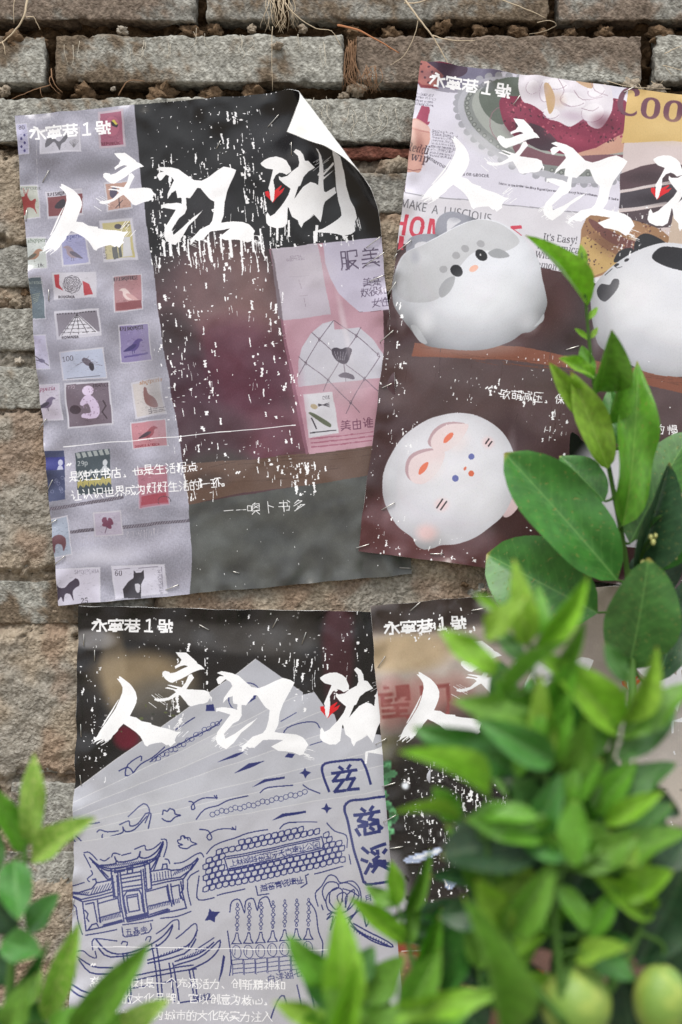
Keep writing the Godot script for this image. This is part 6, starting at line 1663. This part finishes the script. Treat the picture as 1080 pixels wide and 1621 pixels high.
		[540, 1606, 546, 1473, 62, 0.29, 0.32, "young", 10, 5], [524, 1562, 465, 1498, 42, 0.28, 0.30, "fresh", -20, 2], [524, 1628, 452, 1588, 36, 0.29, 0.31, "young", 0, 2], [608, 1602, 772, 1588, 36, 0.30, 0.34, "young", 30, 2], [582, 1594, 645, 1518, 52, 0.26, 0.26, "fresh", -15, 4], [560, 1640, 520, 1570, 50, 0.30, 0.31, "fresh", 0, 0], [620, 1660, 570, 1590, 60, 0.30, 0.31, "fresh", 10, 2], [690, 1650, 640, 1590, 50, 0.27, 0.27, "grown", 0, 0], [560, 1560, 590, 1500, 40, 0.26, 0.26, "grown", 0, 0], [660, 1640, 740, 1600, 44, 0.28, 0.29, "fresh", 0, 0], [490, 1660, 500, 1590, 40, 0.29, 0.30, "fresh", 0, 4]]
	for e in leaves:
		if e[5] > 0.2: e[4] *= 1.08
	# the leaves that fill the heart of the shrub, darker kinds towards the wall paint in its inner shade
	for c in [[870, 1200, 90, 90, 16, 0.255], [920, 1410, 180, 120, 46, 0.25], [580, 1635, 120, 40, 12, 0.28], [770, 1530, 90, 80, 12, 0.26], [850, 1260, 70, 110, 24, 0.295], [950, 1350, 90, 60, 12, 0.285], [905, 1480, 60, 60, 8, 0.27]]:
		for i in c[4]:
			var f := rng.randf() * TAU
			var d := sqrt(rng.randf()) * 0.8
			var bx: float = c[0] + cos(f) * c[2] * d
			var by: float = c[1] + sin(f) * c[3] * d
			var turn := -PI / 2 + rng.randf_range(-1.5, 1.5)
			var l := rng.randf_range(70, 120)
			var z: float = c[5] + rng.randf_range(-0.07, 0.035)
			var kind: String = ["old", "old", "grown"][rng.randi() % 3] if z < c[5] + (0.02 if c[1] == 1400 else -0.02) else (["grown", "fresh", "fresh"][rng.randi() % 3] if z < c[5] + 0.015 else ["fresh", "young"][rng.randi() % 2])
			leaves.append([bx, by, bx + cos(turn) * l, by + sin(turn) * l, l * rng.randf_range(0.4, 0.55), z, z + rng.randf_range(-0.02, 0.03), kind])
	var hung := []
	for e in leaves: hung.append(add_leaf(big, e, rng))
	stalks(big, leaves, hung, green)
	# fruits
	var peel := StandardMaterial3D.new()
	var pim := Image.create(64, 64, false, Image.FORMAT_RGBA8)
	var pn := noise_of(3, 0.04, 3)
	for y in 64:
		for x in 64: pim.set_pixel(x, y, rgb8(118, 152, 66).lerp(rgb8(160, 178, 84), clampf(0.45 + pn.get_noise_2d(x, y) * 1.4, 0, 1)))
	peel.albedo_texture = ImageTexture.create_from_image(pim)
	peel.roughness = 0.4
	peel.metallic_specular = 0.5
	peel.heightmap_enabled = true
	peel.heightmap_texture = noise_tex(44, 0.2, 2, Color.BLACK, Color.WHITE, 256, true)
	peel.heightmap_scale = 0.04
	var sph := SphereMesh.new()
	sph.radius = 1.0
	sph.height = 2.0
	for f in [[912, 1588, 0.29, 56, 60], [1046, 1584, 0.28, 44, 58]]:
		var o := part("fruit", sph, peel, big)
		var k: float = U * (DIST - f[2]) / DIST
		o.transform = Transform3D(Basis.from_euler(Vector3(0.2, 0.5, 0.15)).scaled(Vector3(f[3] * k, f[4] * k, f[3] * k)), at(f[0], f[1], f[2]) - foot)
		var fs := begin()
		tube(fs, curve3([at(f[0], f[1] - f[4] * 0.9, f[2]) - foot, at(f[0] + 4, f[1] - f[4] - 30, f[2]) - foot, at((f[0] + 975) * 0.5, f[1] - f[4] - 50, f[2]) - foot], 4), 0.0016, 0.0014, 6)
		part("fruit_stalk", finish(fs), green, o, o.transform.affine_inverse())
	var bud := StandardMaterial3D.new()
	bud.albedo_color = rgb8(206, 206, 130)
	bud.roughness = 0.5
	var bs := begin()
	for c in [[1022, 906, 6], [1018, 892, 4.5], [1030, 900, 4], [1068, 880, 5], [1061, 868, 3.5], [1072, 872, 3], [1034, 858, 4], [1030, 850, 3.5], [1038, 848, 3], [1064, 858, 4]]:
		var o := part("flower_bud", sph, bud, big)
		var k: float = c[2] * U * 0.92
		o.transform = Transform3D(Basis().scaled(Vector3(k, k * 1.3, k)), at(c[0], c[1], 0.105) - foot)
		tube(bs, [at(c[0], c[1], 0.104) - foot, at(lerpf(c[0], 1010, 0.5), c[1] + 14, 0.09) - foot, at(996, 925, 0.085) - foot], 0.0006, 0.0007, 5)
	part("bud_stalk", finish(bs), green, big)
	# ---- the smaller shrub at the other side
	var small := thing("citrus_shrub", "young citrus shrub with speckled lime leaves beside the poster of illustrated cards", "shrub", at(20, 2100, 0.26) * Vector3(1, 0, 1))
	foot = small.position
	st = begin()
	tube(st, curve3([Vector3.ZERO, at(10, 1900, 0.25) - foot, at(14, 1660, 0.24) - foot], 6), 0.008, 0.005, 9)
	part("trunk", finish(st), bark, small)
	stem_points = []
	limb(small, [[14, 1670, 0.24], [16, 1560, 0.235], [24, 1460, 0.23], [38, 1370, 0.225], [42, 1330, 0.22]], 0.004, 0.0012, green)
	limb(small, [[15, 1640, 0.24], [60, 1620, 0.23], [110, 1650, 0.23], [190, 1660, 0.23]], 0.0025, 0.001, green)
	var few := [
		[43, 1338, 60, 1215, 42, 0.22, 0.24, "spotted", 15, 2], [34, 1350, -8, 1250, 40, 0.22, 0.24, "fresh", 15, 0], [50, 1362, 138, 1296, 46, 0.22, 0.25, "spotted", -10, 0], [22, 1362, 34, 1462, 56, 0.23, 0.26, "grown", 10, 4], [45, 1476, 88, 1416, 42, 0.22, 0.22, "grown", -20, 0], [20, 1478, -16, 1420, 50, 0.24, 0.25, "old", 0, 0], [4, 1492, 74, 1512, 52, 0.25, 0.27, "grown", 10, 4], [70, 1616, 122, 1472, 44, 0.23, 0.25, "spotted", 10, 0], [24, 1580, 70, 1508, 22, 0.24, 0.26, "grown", 20, 1], [108, 1650, 227, 1506, 54, 0.24, 0.27, "fresh", 15, 0], [192, 1645, 244, 1588, 46, 0.24, 0.26, "spotted", -10, 2], [76, 1636, 118, 1598, 34, 0.25, 0.26, "fresh", 0, 2], [10, 1560, -20, 1500, 50, 0.22, 0.22, "old", 0, 0], [30, 1600, 62, 1530, 40, 0.22, 0.21, "spotted", 0, 0], [10, 1640, 40, 1560, 44, 0.25, 0.27, "fresh", -10, 2], [160, 1660, 200, 1600, 40, 0.23, 0.23, "fresh", 0, 4], [-6, 1380, -20, 1300, 40, 0.21, 0.21, "grown", 0, 0], [14, 1660, -16, 1590, 46, 0.25, 0.26, "grown", 0, 0], [60, 1650, 50, 1580, 36, 0.22, 0.21, "grown", 0, 4]]
	hung = []
	for e in few: hung.append(add_leaf(small, e, rng))
	stalks(small, few, hung, green)

# ------------------------------------------------------------------
func _ready() -> void:
	seed(1)
	var cam := Camera3D.new()
	cam.name = "camera"
	add_child(cam)
	cam.position = cam_pos
	cam.near = 0.05
	cam.far = 200.0
	var lens := CameraAttributesPhysical.new()
	lens.frustum_focal_length = 12.0 / (810.5 * U / DIST)
	lens.frustum_focus_distance = DIST
	lens.exposure_aperture = 1.4
	cam.attributes = lens
	cam.fov = rad_to_deg(2.0 * atan(810.5 * U / DIST))
	cam.current = true
	var env := Environment.new()
	env.background_mode = Environment.BG_SKY
	var sky := ProceduralSkyMaterial.new()
	sky.sky_top_color = Color(0.97, 0.985, 1.0)
	sky.sky_horizon_color = Color(0.66, 0.67, 0.68)
	sky.sky_curve = 0.35
	sky.ground_bottom_color = Color(0.42, 0.40, 0.38)
	sky.ground_horizon_color = Color(0.62, 0.61, 0.59)
	env.sky = Sky.new()
	env.sky.sky_material = sky
	env.tonemap_mode = Environment.TONE_MAPPER_LINEAR
	env.tonemap_exposure = 1.86
	env.sdfgi_enabled = true
	env.ssao_enabled = true
	env.ssil_enabled = true
	var we := WorldEnvironment.new()
	we.name = "world"
	we.environment = env
	add_child(we)
	var sun := DirectionalLight3D.new()
	sun.name = "sun"
	add_child(sun)
	sun.light_energy = 0.5
	sun.light_angular_distance = 30.0
	sun.light_color = Color(1.0, 0.985, 0.96)
	sun.shadow_enabled = true
	sun.look_at_from_position(Vector3(-0.5, 2.2, 1.15), Vector3.ZERO)
	# ground
	var soil := StandardMaterial3D.new()
	soil.albedo_texture = noise_tex(41, 0.02, 5, rgb8(96, 86, 74), rgb8(150, 140, 126))
	soil.uv1_triplanar = true
	soil.uv1_world_triplanar = true
	soil.uv1_scale = Vector3(2, 2, 2)
	soil.roughness = 1.0
	var plane := PlaneMesh.new()
	plane.size = Vector2(80, 80)
	var ground := part("ground", plane, soil, self)
	ground.set_meta("kind", "structure")
	build_wall()
	build_posters()
	build_roots()
	build_plants()
